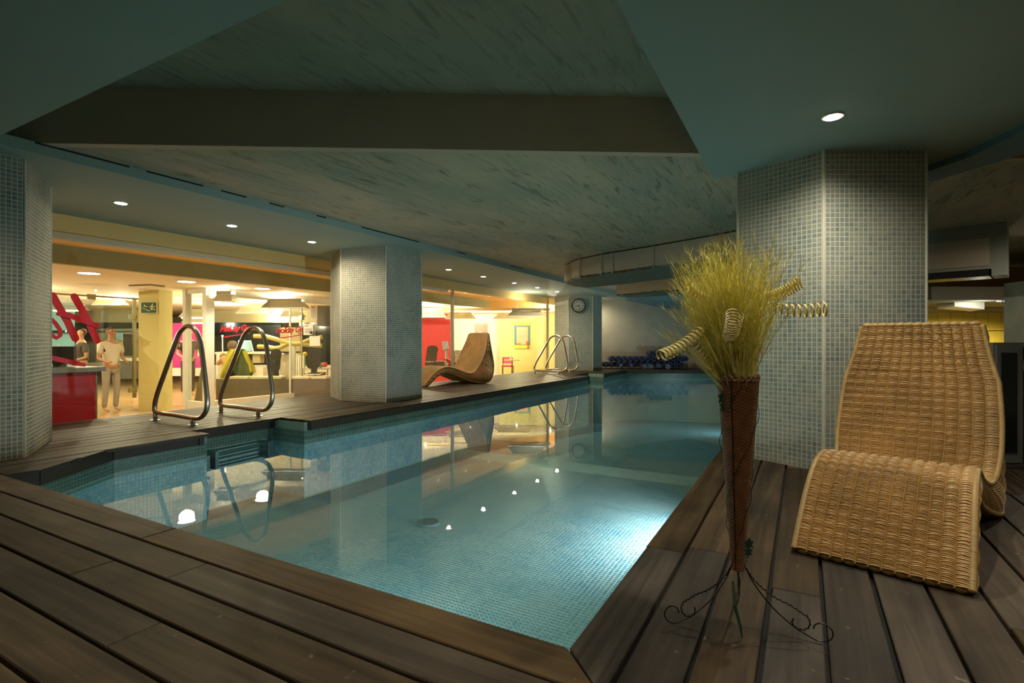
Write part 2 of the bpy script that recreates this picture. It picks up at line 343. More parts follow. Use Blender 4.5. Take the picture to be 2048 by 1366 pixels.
def tag(o, label=None, cat=None, group=None, kind=None):
    if label: o['label'] = label
    if cat: o['category'] = cat
    if group: o['group'] = group
    if kind: o['kind'] = kind
    return o
def thing(name, label, cat, loc=(0, 0, 0), rz=0, group=None, kind=None):
    o = bpy.data.objects.new(name, None); COL.objects.link(o); o.location = [c * U for c in loc]; o.rotation_euler = (0, 0, rz)
    o.empty_display_size = .1; o['_o'] = [float(c) for c in loc]
    return tag(o, label, cat, group, kind)
def struct(name, label=None, loc=(0, 0, 0)): return thing(name, label, None, loc, kind='structure')
def copy_tree(o, parent=None):
    c = o.copy(); COL.objects.link(c)
    if parent is not None: c.parent = parent
    for ch in list(o.children): copy_tree(ch, c)
    return c
def tiles(b, p0, p1, z0, z1, pitch, out=(0, 0), h=.0011, gap=.0068, collect=None):
    """square mosaic on an upright strip p0-p1; out = unit vector away from the wall"""
    p0 = np.array(p0, float); p1 = np.array(p1, float); L = np.linalg.norm(p1 - p0); e = (p1 - p0) / L
    n = max(1, round(L / pitch)); pw = L / n; rows = max(1, round((z1 - z0) / pitch)); ph = (z1 - z0) / rows
    o = np.array(out, float)
    for i in range(n):
        for j in range(rows):
            a = p0 + e * (i * pw + gap / 2); c = p0 + e * ((i + 1) * pw - gap / 2); za = z0 + j * ph + gap / 2; zb = za + ph - gap
            hh = h * random.uniform(.75, 1.25); q = o * hh
            vs = [(a[0], a[1], za), (c[0], c[1], za), (c[0], c[1], zb), (a[0], a[1], zb)]
            vs += [(v[0] + q[0], v[1] + q[1], v[2]) for v in vs]
            t = min(1, max(0, random.gauss(.35, .22)))
            (b if collect is None else collect).append((vs, t)) if collect is not None else b.add(vs, TF, t)
TF = [(4, 5, 6, 7), (0, 1, 5, 4), (1, 2, 6, 5), (2, 3, 7, 6), (3, 0, 4, 7)]

# ================================================================ SETTING
# ---- pool shell
ZW, ZP = -.25, -.98
deckL = [(-5.25, 1.59), (-5.2, 1.81), (-5.69, 2.52), (-5.72, 3.4), (-6.05, 3.4), (-6.05, 4.57), (-5.45, 4.57), (-5.45, 14.5), (-6.05, 14.5), (-6.05, 15.9), (-5.45, 15.9), (-5.45, 18.1)]
shell = [(-.62, 1.54), (-5.30, 1.54), (-5.26, 1.83), (-5.75, 2.54), (-5.78, 3.45), (-6.10, 3.45), (-6.10, 4.52), (-5.5, 4.52), (-5.5, 14.55), (-6.1, 14.55), (-6.1, 15.85), (-5.5, 15.85), (-5.5, 18.2), (-.62, 20.85)]
pool = struct('swimming_pool', 'teal mosaic swimming pool sunk in the wooden deck', (-3, 8, -1.2))
b = B(); n = len(shell)
vs = [(x, y, -.02) for x, y in shell] + [(x, y, ZP - (1.0 if y > 12 else 0)) for x, y in shell]
b.add(vs, [(i, (i + 1) % n, n + (i + 1) % n, n + i) for i in range(n)])
b.build('pool_walls', 'groutB', pool)
b = B(); b.add([(-.6, 1.5, ZP), (-6.2, 1.5, ZP), (-6.2, 8, ZP), (-.6, 8, ZP)], [(0, 3, 2, 1)]); b.build('pool_floor', 'groutP', pool)
b = B(); b.add([(-.6, 8, ZP), (-6.2, 8, ZP), (-6.2, 21, ZP - 1.0), (-.6, 21, ZP - 1.0)], [(0, 3, 2, 1)])
def poolfar():
    m, t, bs = nt('pool_floor_far'); tc = t.nodes.new('ShaderNodeTexCoord')
    br = t.nodes.new('ShaderNodeTexBrick'); br.offset = 0; br.inputs['Scale'].default_value = 1 / (U * .037); br.inputs['Mortar Size'].default_value = .1
    br.inputs['Brick Width'].default_value = 1; br.inputs['Row Height'].default_value = 1
    br.inputs['Color1'].default_value = (.10, .25, .31, 1); br.inputs['Color2'].default_value = (.13, .30, .36, 1); br.inputs['Mortar'].default_value = (.25, .42, .45, 1)  # darker than the near tiles: dimming by deeper water put into the colour
    lk(t, tc.outputs['Object'], br.inputs[0]); lk(t, br.outputs[0], bs.inputs[0]); bs.inputs['Roughness'].default_value = .4; return m
b.build('pool_floor', poolfar(), pool)
# floor mosaic, near part
b = B(); P = .0375
for i in range(int(5.45 / P)):
    for j in range(int(5.9 / P)):
        x = -.63 - i * P; y = 1.56 + j * P
        if y > 6.4 + random.uniform(-.02, .02) and False: continue
        t = min(1, max(0, random.gauss(.42, .16))); g = .005
        b.add([(x - P + g, y + g, ZP + .004), (x - g, y + g, ZP + .004), (x - g, y + P - g, ZP + .004), (x - P + g, y + P - g, ZP + .004)], [(0, 1, 2, 3)], t)
b.build('mosaic_tiles', 'tileP', pool)['kind'] = 'stuff'
b = B(); bb = B()
for i in range(n - 1):
    p, q = shell[i], shell[i + 1]
    if i == 0: continue
    e = np.array([q[0] - p[0], q[1] - p[1]]); e /= np.linalg.norm(e); out = (e[1], -e[0])
    far = min(p[1], q[1]) > 4.5
    pit = .037 if not far else .05
    cuts = [(p, q)]
    tiles(bb, p, q, -.30, -.125, pit, out)
    tiles(b, p, q, -.30 - pit * (13 if far else 18), -.30, pit, out)
b.build('mosaic_tiles', 'tileP', pool)['kind'] = 'stuff'
bb.build('mosaic_tiles', 'tileB', pool)['kind'] = 'stuff'
b = B(); b.lathe((-3.56, 4.56, ZP + .004), [(.13, 0), (.13, .01), (.115, .016)], 32); dr = b.build('drain_cover', 'drain', pool)
b = B()
for k in range(-5, 6):
    w = math.sqrt(.108 ** 2 - (k * .02) ** 2); b.box((-3.56 - w, 4.556 + k * .02, ZP + .02), (-3.56 + w, 4.564 + k * .02, ZP + .026))
b.build('drain_grille', 'drain', dr)
for (x, y, r) in ((-.63, 5.2, 0), (-.63, 15.6, 0)):
    b = B(); b.tube([(x, y, -.55), (x - .03, y, -.55), (x - .045, y, -.55)], [.10, .10, .06], 20); f_ = b.build('pool_lamp_ring', 'chrome', pool)
    b = B(); b.tube([(x - .045, y, -.55), (x - .05, y, -.55)], .06, 20); b.build('lens', 'poollamp', f_)
b = B(); b.tube([(-2.4, 1.54, -.6), (-2.4, 1.58, -.6)], .1, 20); f_ = b.build('pool_lamp_ring', 'chrome', pool)
b = B(); b.tube([(-2.4, 1.58, -.6), (-2.4, 1.59, -.6)], .06, 20); b.build('lens', 'poollamp', f_)
b = B(); wp = [(-.6, 1.52), (-.6, 20.9), (-5.52, 18.22), (-5.52, 15.86), (-6.12, 15.86), (-6.12, 14.54), (-5.52, 14.54), (-5.52, 4.53), (-6.12, 4.53), (-6.12, 3.44), (-5.8, 3.44), (-5.77, 2.54), (-5.27, 1.83), (-5.31, 1.52)]
b.add([(x, y, ZW) for x, y in wp], [tuple(range(len(wp)))])
tag(b.build('pool_water', 'water'), 'still teal water filling the pool, mirroring lamps', 'water', kind='stuff')
# three-rung grip rail in the alcove under the near handrails
ld = thing('alcove_rail', 'submerged three-bar steel step rail below the near pair of handrails', 'rail', (-6.02, 4.0, -.47))
for (za, zb) in ((-.30, -.285), (-.365, -.35), (-.455, -.44)):
    b = B(); b.tube([(-5.96, 3.68, za), (-5.96, 4.34, zb)], .012, 8); b.build('bar', 'steelplate', ld)
for y in (3.66, 4.34):
    b = B(); b.box((-6.09, y - .02, -.48), (-5.93, y + .02, -.27)); b.build('side_plate', 'steelplate', ld)
b = B(); b.box((-6.09, 3.47, -.5), (-6.0, 3.62, -.32)); b.build('back_plate', 'steelplate', ld)

# ---- deck: every plank its own piece
floor = struct('floor', 'dark hardwood deck around the pool', (-3, 0, 0))
GP, PT, ZT = .013, .186, .03
def plank(poly, m):
    B().bev(poly, -ZT, random.uniform(-.0015, .0015), .004).build('plank', m, floor)
joints = {0: [-2.94, -5.0], 1: [-2.35, -4.6], 2: [-2.75, -5.3], 3: [-2.0, -4.2], 4: [-1.55, -3.4], 5: [-2.8]}
for k in range(9):
    y1 = 1.59 - k * PT; y0 = y1 - PT + GP
    cuts = sorted(joints.get(k, [-2.2 - .3 * k]) + [-7.6]); xs = [-8.6] + cuts; xs = [x for x in xs if x < -1]
    for a, c in zip(xs, xs[1:]): plank([(a + .001, y0), (c - .001, y0), (c - .001, y1), (a + .001, y1)], 'plank_x')
    xr1 = -.67 + (1.59 - y1) - .004; xr0 = -.67 + (1.59 - y0) - .004
    plank([(xs[-1] + .001, y0), (xr0, y0), (xr1, y1), (xs[-1] + .001, y1)], 'plank_x')
for k in range(16):
    x0 = -.67 + k * PT; x1 = x0 + PT - GP
    ys = 1.59 - k * PT; top = 20.9 if k < 3 else 12.0
    lens = []; y = ys; first = True
    while y < top:
        L = random.uniform(1.3, 2.6) if not first else random.uniform(.9, 2.2)
        e = min(top, y + L)
        if top - e < .4: e = top
        if first: plank([(x0 + .004, ys + .002), (x1, ys - (x1 - x0)), (x1, e - .001), (x0 + .004, e - .001)], 'plank_y'); first = False
        else: plank([(x0, y + .001), (x1, y + .001), (x1, e - .001), (x0, e - .001)], 'plank_y')
        y = e
XG = -8.0
for k in range(14):
    x1 = -5.45 - k * PT; x0 = max(XG, x1 - PT + GP); c = (x0 + x1) / 2
    segs = []
    if c < -6.05: segs.append((1.62, 18.4 + (0 if k < 9 else 0)))
    else: segs += [(1.62 if c < -5.72 else None, 3.4), (4.57, 14.5), (15.9, 18.1)]
    for (s0, s1) in segs:
        if s0 is None:
            ya = 1.81 + (-5.2 - x1) / .49 * .71; yb = 1.81 + (-5.2 - x0) / .49 * .71
            plank([(x0, 1.605), (x1, 1.605), (x1, ya), (x0, yb)], 'plank_l')
            continue
        y = s0
        while y < s1 - .01:
            e = min(s1, y + random.uniform(1.4, 2.8));
            if s1 - e < .4: e = s1
            plank([(x0, y + .001), (x1, y + .001), (x1, e - .001), (x0, e - .001)], 'plank_l'); y = e
plank([(-5.438, 1.605), (-5.255, 1.605), (-5.215, 1.80), (-5.438, 2.13)], 'plank_l')
# far end of the deck follows the oblique wall
for k in range(9):
    w = k * PT
    a0 = (-6.6, 17.50 + w * 1.14); e = (.875, .485); nn = (-.485, .875)
    o0 = (-6.1 + nn[0] * w, 17.76 + nn[1] * w)
    for s in range(3):
        l0, l1 = s * 2.3 + (0 if k else .7), (s + 1) * 2.3
        plank([(o0[0] + e[0] * l0, o0[1] + e[1] * l0), (o0[0] + e[0] * (l1 - .002), o0[1] + e[1] * (l1 - .002)),
               (o0[0] + e[0] * (l1 - .002) + nn[0] * (PT - GP), o0[1] + e[1] * (l1 - .002) + nn[1] * (PT - GP)), (o0[0] + e[0] * l0 + nn[0] * (PT - GP), o0[1] + e[1] * l0 + nn[1] * (PT - GP))], 'plank_l')
sub = B()
sub.box((-8.0, -1.2, -.12), (3.5, 1.56, -ZT - .002)); sub.box((-.64, 1.56, -.12), (3.5, 12, -ZT - .002)); sub.box((-.64, 12, -.12), (0, 22, -ZT - .002))
sub.box((-8.0, 1.56, -.12), (-6.1, 18.6, -ZT - .002)); sub.box((-6.1, 4.6, -.12), (-5.5, 14.5, -ZT - .002)); sub.box((-6.1, 1.56, -.12), (-5.76, 3.38, -ZT - .002))
sub.prism([(-6.6, 17.6), (-.6, 20.9), (-1.4, 22.4), (-7.6, 19.2)], -.12, -ZT - .002)
sub.build('subfloor', 'subfloor', floor)
def fasc(p, q, inset=.02, z0=-.125, z1=-.012):
    p = np.array(p); q = np.array(q); e = (q - p) / np.linalg.norm(q - p); o = np.array((-e[1], e[0]))
    a = p + o * inset; c = q + o * inset; a2 = p + o * (inset + .05); c2 = q + o * (inset + .05)
    B().prism([tuple(a), tuple(c), tuple(c2), tuple(a2)], z0, z1).build('fascia_board', 'fascia', floor)
for p, q in zip(deckL, deckL[1:]):
    L = math.dist(p, q); m = max(1, round(L / 2.4))
    for i in range(m): fasc([p[0] + (q[0] - p[0]) * i / m, p[1] + (q[1] - p[1]) * i / m], [p[0] + (q[0] - p[0]) * (i + 1 - .003) / m, p[1] + (q[1] - p[1]) * (i + 1 - .003) / m], inset=.015)
fasc((-5.45, 18.11), (-3.0, 19.47)); fasc((-3.0, 19.48), (-.6, 20.8))
for y in (1.6, 4, 7, 10, 13, 16): fasc((-.66, y + 2.99 if y > 2 else 4 - .01), (-.66, y), inset=.02)
B().box((-5.2, 1.48, -.125), (-.66, 1.56, -.032)).build('fascia_board', 'fascia', floor)

# ---- ceilings
def st(name, bld, m, label=None, smooth=False):
    o = bld.build(name, m, smooth=smooth); tag(o, label, None, None, 'structure'); return o
def st_cat(o, label): tag(o, label); return o
ceil = struct('ceiling', 'teal painted concrete ceiling with lower soffits round the pool', (-3, 5, 2.4))
# riser runs oblique from the near-left pillar to the right soffit
R0, R1 = (-8.2, .33), (1.4, 6.2)
B().prism([(-8.1, .40), (9, 10.86), (9, 26), (-8.1, 26)], 2.667, 2.85).build('far_slab', 'slab', ceil)
B().prism([(-9, -3), (4, -3), (4, 7.8), (-9, -.15)], 3.15, 3.3).build('near_slab', 'slab2', ceil)
B().prism([(-9, -.15), (4, 7.80), (3.95, 7.88), (-9.05, -.07)], 2.664, 3.15).build('ceiling_step', 'riser', ceil)
B().box((-8.02, 1.6, ZL), (-5.6, 21.5, 2.666)).build('left_soffit', 'soffit', ceil)
B().box((-12, -4, ZL), (-.69, 1.61, 3.14)).build('front_soffit', 'soffit', ceil)
rs = [(-.69, -4), (3.5, -4), (3.5, 1.0), (2.6, 2.3), (1.9, 3.5), (1.35, 4.7), (1.1, 5.3), (.9, 5.62), (-.1, 5.1), (-.71, 5.02)]
B().prism(rs, ZR, 3.14).build('right_soffit', 'soffit', ceil)
rs2 = [(3.5, 1.1), (3.5, 2.5), (2.6, 3.9), (1.9, 4.75), (1.35, 5.5), (1.0, 5.9), (.85, 5.6), (1.1, 5.28), (1.34, 4.7), (1.9, 3.5), (2.6, 2.3)]
B().prism(rs2, 2.42, 3.14).build('blue_soffit', 'soffit2', ceil)
B().prism([(-1.0, 20.4), (-4.2, 18.7), (-5.9, 18.6), (-6.4, 20.2), (-3.8, 21.6), (-.5, 21.0)], [2.0, 2.45, 2.64, 2.63, 2.0, 1.9], 2.66).build('sloping_soffit', 'soffit2', ceil)
# slit where the left soffit meets the slab
for (y0, y1) in ((1.9, 2.6), (2.75, 3.3), (3.5, 3.8), (4.1, 4.3), (4.8, 4.95), (5.6, 6.9), (8.0, 8.3), (10, 10.6)):
    B().box((-5.603, y0, 2.652), (-5.594, y1, 2.6668)).build('open_joint', 'black', ceil)
# yellow fascia, cornice and olive header over the glass front
B().box((-8.12, -1, 2.34), (-8.0, 21.5, 2.62)).build('yellow_fascia', 'yellow', ceil)
for i, (x, z0, z1) in enumerate(((-7.96, 2.315, 2.34), (-7.975, 2.29, 2.315), (-7.99, 2.262, 2.29))):
    B().box((-8.12, -1, z0), (x, 11.0, z1)).build('cornice_strip', 'cornice', ceil)
B().box((-10.4, -1, 2.55), (-8.12, 21.5, 2.62)).build('passage_ceiling', 'yellow', ceil)
B().box((-10.55, -1, 2.25), (-10.4, 17.0, 2.62)).build('olive_header', 'olive', ceil)
B().prism([(-10.55, 17.0), (-10.4, 16.95), (-8.0, 20.4), (-8.15, 20.5)], 2.25, 2.62).build('olive_header', 'yellow', ceil)
B().box((-26, -2, 2.25), (-10.55, 30, 2.35)).build('gym_ceiling', 'cream', ceil)
B().prism([(-10.56, 17.1), (-8.2, 20.5), (-5, 30), (-10.56, 30)], 2.25, 2.35).build('gym_ceiling', 'cream', ceil)

# ---- walls that close the rooms
wl = [(-6.95, 19.14), (-3.80, 20.60)]
st('wall_far', B().prism([(-8.1, 18.6), (-3.8, 20.6), (-3.9, 20.8), (-8.2, 18.8)], -.1, 2.75), 'farwall', 'mottled pale end wall beyond the pool')
st('wall_far_right', B().prism([(-3.8, 20.6), (-.3, 18.8), (3, 17.3), (3.1, 17.5), (-.2, 19.4), (-3.75, 20.75)], -.1, 2.75), 'farwall', 'shaded end wall behind the dyed grass')
st('wall_back', B().box((-12, -4.2, -.1), (5.5, -4, 3.2)), 'dull', 'back wall behind the viewer')
st('wall_right', B().box((5.4, -4, -.1), (5.6, 24, 3.2)), 'dull', 'dim wall right of the pool')
st('floor_gym', B().box((-27, -2, -.9), (-8.0, 32, -.68)), 'gymfloor', 'warm wooden gym floor below the deck level')
st('floor_right', B().box((2.3, -4, -.15), (5.4, 24, -.035)), 'fascia', 'dark floor right of the deck')
st('trim_deck_edge', B().box((-8.05, -1.2, -.68), (-8.0, 18.5, -.02)), 'fascia', 'dark edge of the deck towards the gym')
st('wall_gym_back', B().fbox(-1100, 700, 560, 760, 27.5, .2), 'wallpanel', 'beige back wall of the gym')
st('wall_gym_left', B().box((-26, -2.2, -.7), (-8.05, -2, 2.6)), 'wallpanel', 'side wall of the gym')

# ---- downlights
ORD = ['first', 'second', 'third', 'fourth', 'fifth', 'sixth', 'seventh', 'eighth', 'ninth']
def downlight(x, y, z, label, group, r=.055, lamp='lamp', cat='ceiling light'):
    t = thing('recessed_downlight', label, cat, (x, y, z), group=group)
    B().lathe((x, y, z - .008), [(r * 1.0, .008), (r * 1.28, .008), (r * 1.28, 0), (r, 0)], 24).build('trim_ring', 'white', t)
    B().lathe((x, y, z - .012), [(r, .012), (r, .001), (r * .9, 0)], 24).build('lens', lamp, t)
for i, (x, y) in enumerate(SPOTS_L):
    lab = ['small round downlight in the left soffit, %s one nearer than the first free pillar' % ORD[i] if i < 3 else 'small round downlight in the left soffit, %s one past the lounger-side pillar' % ORD[i - 3]][0] if i < 8 else 'small round downlight in the far soffit before the end wall'
    downlight(x, y, ZL, lab, 'downlights in the left soffit')
for i, (x, y) in enumerate(SPOTS_R):
    downlight(x, y, ZR, 'bright round downlight in the teal soffit just before the near right pillar' if i == 0 else 'round downlight in the right soffit, %s behind the bright one, overhead' % ORD[i], 'downlights in the right soffit', r=.05 if i == 0 else .05)
for i, (px, py, w) in enumerate(((178, 546, 'left of the exit sign, above the red counter'), (373, 563, 'above the corner of the white partition'), (525, 577, 'above the red lettering, nearest the pillar'))):
    p = PD(px, py, 1.25 * FL / (CY - py)); downlight(p[0], p[1], 2.25, 'large round gym ceiling light ' + w, 'large round gym lights', r=.16, lamp='gymlamp')

# ---- pillars
def octo(A, Bp, C, depth=.85):
    mid = ((A[0] + C[0]) / 2, (A[1] + C[1]) / 2); back = (FW[0] * depth, FW[1] * depth)
    return [A, Bp, C, (C[0] + back[0] * .55, C[1] + back[1] * .55), (Bp[0] + back[0] * 1.35, Bp[1] + back[1] * 1.35), (A[0] + back[0] * .6, A[1] + back[1] * .6)]
def pillar(label, poly, faces, z1, m, single=False, pitch=.0369):
    cx = sum(p[0] for p in poly) / len(poly); cy = sum(p[1] for p in poly) / len(poly)
    t = struct('tiled_pillar', label, (cx, cy, 0)); t['category'] = 'pillar'
    B().prism(poly, 0, z1).build('core', 'grout', t)
    got = []
    for i in faces:
        p, q = poly[i], poly[(i + 1) % len(poly)]; e = np.array([q[0] - p[0], q[1] - p[1]]); e = e / np.linalg.norm(e); out = (e[1], -e[0])
        if (p[0] - cx) * out[0] + (p[1] - cy) * out[1] < 0: out = (-out[0], -out[1])
        tiles(None, np.array(p) + e * .012, np.array(q) - e * .012, .002, z1 - .002, pitch, out, collect=got)
    if single:
        got.sort(key=lambda g: math.dist(g[0][0], (0, 0, 1)))
        for vs, tn in got[:300]:
            bb = B(); bb.add(vs, TF, tn); bb.t[0] = tn + 1e-4; bb.build('tile', m, t)
        got = got[300:]
    bb = B()
    for vs, tn in got: bb.add(vs, TF, tn)
    bb.build('mosaic_tiles', m, t)['kind'] = 'stuff'
    for i in set(faces) | {(f + 1) % len(poly) for f in faces}:      # pale metal edge strips
        p = poly[i]; B().tube([(p[0], p[1], 0), (p[0], p[1], z1)], .009, 8).build('edge_strip', 'grout', t)
    return t
rp = [(-.50, 4.97), (.14, 4.69), (.83, 5.07), (.86, 5.65), (.3, 5.95), (-.42, 5.62)]
pillar('big mosaic-tiled pillar right, behind the vase of dyed grass', rp, [0, 1], ZR, 'tileR', True)
lp = [(-5.86, 1.92), (-6.70, 2.40), (-7.2, 2.1), (-7.1, 1.2), (-6.4, .75), (-5.92, 1.25)]
pillar('mosaic-tiled pillar cut off by the left edge of the photo', lp, [0, 5, 4], ZL, 'tileL')
p2 = [(-7.5, 6.75), (-6.86, 6.38), (-5.98, 6.53), (-5.96, 7.42), (-6.5, 7.9), (-7.3, 7.7)]
pillar('mosaic-tiled pillar between the near handrails and the far lounger', p2, [0, 1, 2], ZL, 'tileL')
p3 = [(-7.64, 16.9), (-7.0, 16.6), (-6.27, 17.0), (-6.2, 17.7), (-6.7, 18.1), (-7.5, 17.8)]
pt3 = pillar('far mosaic-tiled pillar that carries the wall clock', p3, [0, 1, 2], ZL, 'tile3', pitch=.05)
# ---- glass front of the gym
for i, (y0, y1) in enumerate(((-.9, 1.7), (1.71, 4.26), (4.27, 6.3), (6.31, 8.9), (8.91, 11.2), (11.26, 14.2), (14.21, 17.02))):
    w = B().box((-8.012, y0, 0), (-8.0, y1, 2.265 if i < 5 else 2.335)); st('window_%d' % (i + 1), w, 'glass', None)
for y, z in ((11.23, 2.34), (17.07, ZL)):
    tag(B().box((-8.04, y - .03, 0), (-7.97, y + .03, z)).build('glazing_post', 'shade'), 'pale post of the glass front ' + ('behind the far lounger' if y < 12 else 'beside the clock pillar'), 'post', kind='structure')

# ================================================================ THINGS ON THE DECK
# handrails
def handrail(x, y, label, mir=1):
    t = thing('pool_handrail', label, 'handrail', (x, y, 0), group='stainless pool handrails')
    def crv(ctrl, n=7):
        P = [Vector(p) for p in ctrl]; out = []; m = len(P)
        for i in range(m):
            a, b_, c, d = P[(i - 1) % m], P[i], P[(i + 1) % m], P[(i + 2) % m]
            for k in range(n):
                u = k / n; out.append(.5 * ((2 * b_) + (c - a) * u + (2 * a - 5 * b_ + 4 * c - d) * u * u + (-a + 3 * b_ - 3 * c + d) * u ** 3))
        return out
    loop = [(-.86, .16), (-.80, .33), (-.57, .70), (-.37, 1.02), (-.27, 1.13), (-.12, 1.185), (.03, 1.14), (.12, 1.02), (.17, .85), (.24, .50), (.27, .30), (.24, .18), (.13, .10), (-.04, .085), (-.45, .095), (-.80, .10)]
    pts = crv([(x + a * 1.0, y, z) for a, z in loop])
    B().tube(pts, .028, 12, closed=True).build('loop', 'steel', t, smooth=True)
    for a in (-.84, -.02):
        lg = B().tube([(x + a, y, -.02), (x + a, y, .10)], .027, 12).build('leg', 'steel', t, smooth=True)
        B().lathe((x + a, y, 0), [(.055, 0), (.055, .006), (.03, .01)], 20).build('foot_plate', 'steel', lg)
handrail(-6.36, 3.64, 'steel pool handrail nearest the left pillar, larger in the photo')
handrail(-6.36, 4.50, 'steel pool handrail of the near pair, closer to the middle pillar')
handrail(-6.52, 14.75, 'far steel pool handrail, nearer one of the pair by the clock pillar')
handrail(-6.52, 15.6, 'far steel pool handrail right in front of the clock pillar, rearmost one')

# rattan lounger ------------------------------------------------
Tc = [(0, .02), (.10, .13), (.22, .25), (.36, .345), (.50, .385), (.64, .38), (.80, .335), (.96, .27), (1.10, .235), (1.20, .26), (1.30, .36), (1.40, .52), (1.49, .70), (1.57, .90), (1.63, 1.10)]
Bc = [(.05, .0), (.14, .07), (.27, .18), (.40, .25), (.55, .27), (.72, .23), (.90, .155), (1.08, .09), (1.28, .035), (1.50, .02), (1.66, .06), (1.755, .20), (1.78, .38), (1.745, .58), (1.69, .80), (1.66, 1.10)]
def smooth(P, n):
    P = [Vector((a, c)) for a, c in P]; out = []
    for i in range(len(P) - 1):
        a = P[max(0, i - 1)]; b_ = P[i]; c = P[i + 1]; d = P[min(len(P) - 1, i + 2)]
        for k in range(12):
            u = k / 12; out.append(.5 * ((2 * b_) + (c - a) * u + (2 * a - 5 * b_ + 4 * c - d) * u * u + (-a + 3 * b_ - 3 * c + d) * u ** 3))
    out.append(P[-1]); L = [0]
    for i in range(1, len(out)): L.append(L[-1] + (out[i] - out[i - 1]).length)
    res = []; j = 0
    for k in range(n):
        s = L[-1] * k / (n - 1)
        while j < len(L) - 2 and L[j + 1] < s: j += 1
        u = (s - L[j]) / max(1e-9, L[j + 1] - L[j]); res.append(out[j].lerp(out[j + 1], u))
    return res, L[-1]
def halfw(s, z, body=False):
    return .313 + (.085 * math.exp(-((s - 1.38) / .33) ** 2)) * (1.0 if z < .75 else max(0, 1 - (z - .75) / .35))
def make_lounger(label, loc, rz):
    t = thing('rattan_lounger', label, 'lounger', loc, rz, 'rattan loungers')
    def weave(prof, pitch, r, amp, sgn, nr, seg, jit=.0006):
        _, L = smooth(prof, 4); n = int(L / pitch); pts, _ = smooth(prof, n); b = B()
        for i in range(1, n - 1):
            tg = (pts[i + 1] - pts[i - 1]).normalized(); nm = Vector((-tg.y, tg.x)) * sgn
            hw = halfw(pts[i].x, pts[i].y); row = []
            m = nr * seg
            wob = random.uniform(-jit, jit)
            for k in range(m + 1):
                u = k / m; a = abs(math.sin(PI * nr * u)) ** .7
                h = amp * a + (.0011 if (i + int(nr * u)) % 2 else -.0011) * a + wob
                sh = .0011 * math.sin(2 * PI * nr * u + i) + wob
                row.append((pts[i].x + nm.x * h + tg.x * sh, (u * 2 - 1) * hw, pts[i].y + nm.y * h + tg.y * sh))
            b.tube(row, r * random.uniform(.88, 1.1), 4, cap=False)
        return b
    weave(Tc, .0082, .0041, .013, 1, 13, 6).build('seat_weave', 'rattan', t, local=True)
    weave(Bc, .0115, .0050, .008, -1, 11, 4).build('underside_weave', 'rattan', t, local=True)
    # upright stakes under the weave
    b = B(); pts, _ = smooth(Tc, 46)
    for k in range(14):
        u = k / 13
        b.tube([(p.x, (u * 2 - 1) * halfw(p.x, p.y) * .995, p.y) for p in pts], .0045, 5)
    b.build('stakes', 'rattan2', t, local=True)
    tp, _ = smooth(Tc, 70); bp, _ = smooth(Bc, 70)
    for sd in (-1, 1):
        b = B()
        for k in range(1, 30):
            u = k / 30; row = []
            for i in range(70):
                p = tp[i].lerp(bp[i], u); w = halfw(p.x, p.y) + .008 * math.sin(i * 1.1 + k * PI) + .012 * math.sin(PI * u)
                row.append((p.x, sd * w, p.y))
            b.tube(row, .0042, 4, cap=False)
        for i in range(2, 69, 3):
            b.tube([(tp[i].lerp(bp[i], u).x, sd * (halfw(tp[i].lerp(bp[i], u).x, tp[i].lerp(bp[i], u).y) + .012 * math.sin(PI * u)), tp[i].lerp(bp[i], u).y) for u in (0, .25, .5, .75, 1)], .0035, 4)
        b.build('side_weave', 'rattan', t, local=True)
        for prof, rr in ((Tc, .0125), (Bc, .012)):
            pp, L = smooth(prof, 420); b = B()
            b.tube([(p.x, sd * (halfw(p.x, p.y) + .004), p.y) for p in pp], [rr * (1 + .28 * abs(math.sin(i * 1.3))) for i in range(len(pp))], 8)
            b.build('edge_wrap', 'rattan2', t, smooth=True, local=True)
    for (c0, c1, hw, rr) in ((Tc[0], Bc[0], .305, .020), (Tc[-1], Bc[-1], .305, .018)):
        b = B(); x = (c0[0] + c1[0]) / 2; z = (c0[1] + c1[1]) / 2 + (.008 if hw else 0)
        b.tube([(x, -hw + 2 * hw * k / 120, max(z, rr)) for k in range(121)], [rr * (.85 + .35 * abs(math.sin(k / 120 * PI * 13))) for k in range(121)], 8)
        b.build('end_roll', 'rattan2', t, smooth=True, local=True)
    for y in (-.25, .25):
        B().tube([(1.55, y, -.0), (1.55, y, .05)], .02, 8).build('foot', 'rattan2', t, local=True)
    return t
# right lounger: foot end corners at (-.01,2.84) and (.55,2.73)
ang = math.atan2(math.cos(math.radians(14)), math.sin(math.radians(14)))
lr = make_lounger('rattan wave lounger on the right beside the near tiled pillar', (.27, 2.74, .0), ang)
ll = copy_tree(lr); ll['label'] = 'rattan wave lounger on the left deck, half hidden by the middle pillar'
ll.location = [c * U for c in (-7.60, 9.25, 0)]; ll.rotation_euler = (0, 0, math.radians(70)); ll.scale = (1.08, 1.2, 1.08)

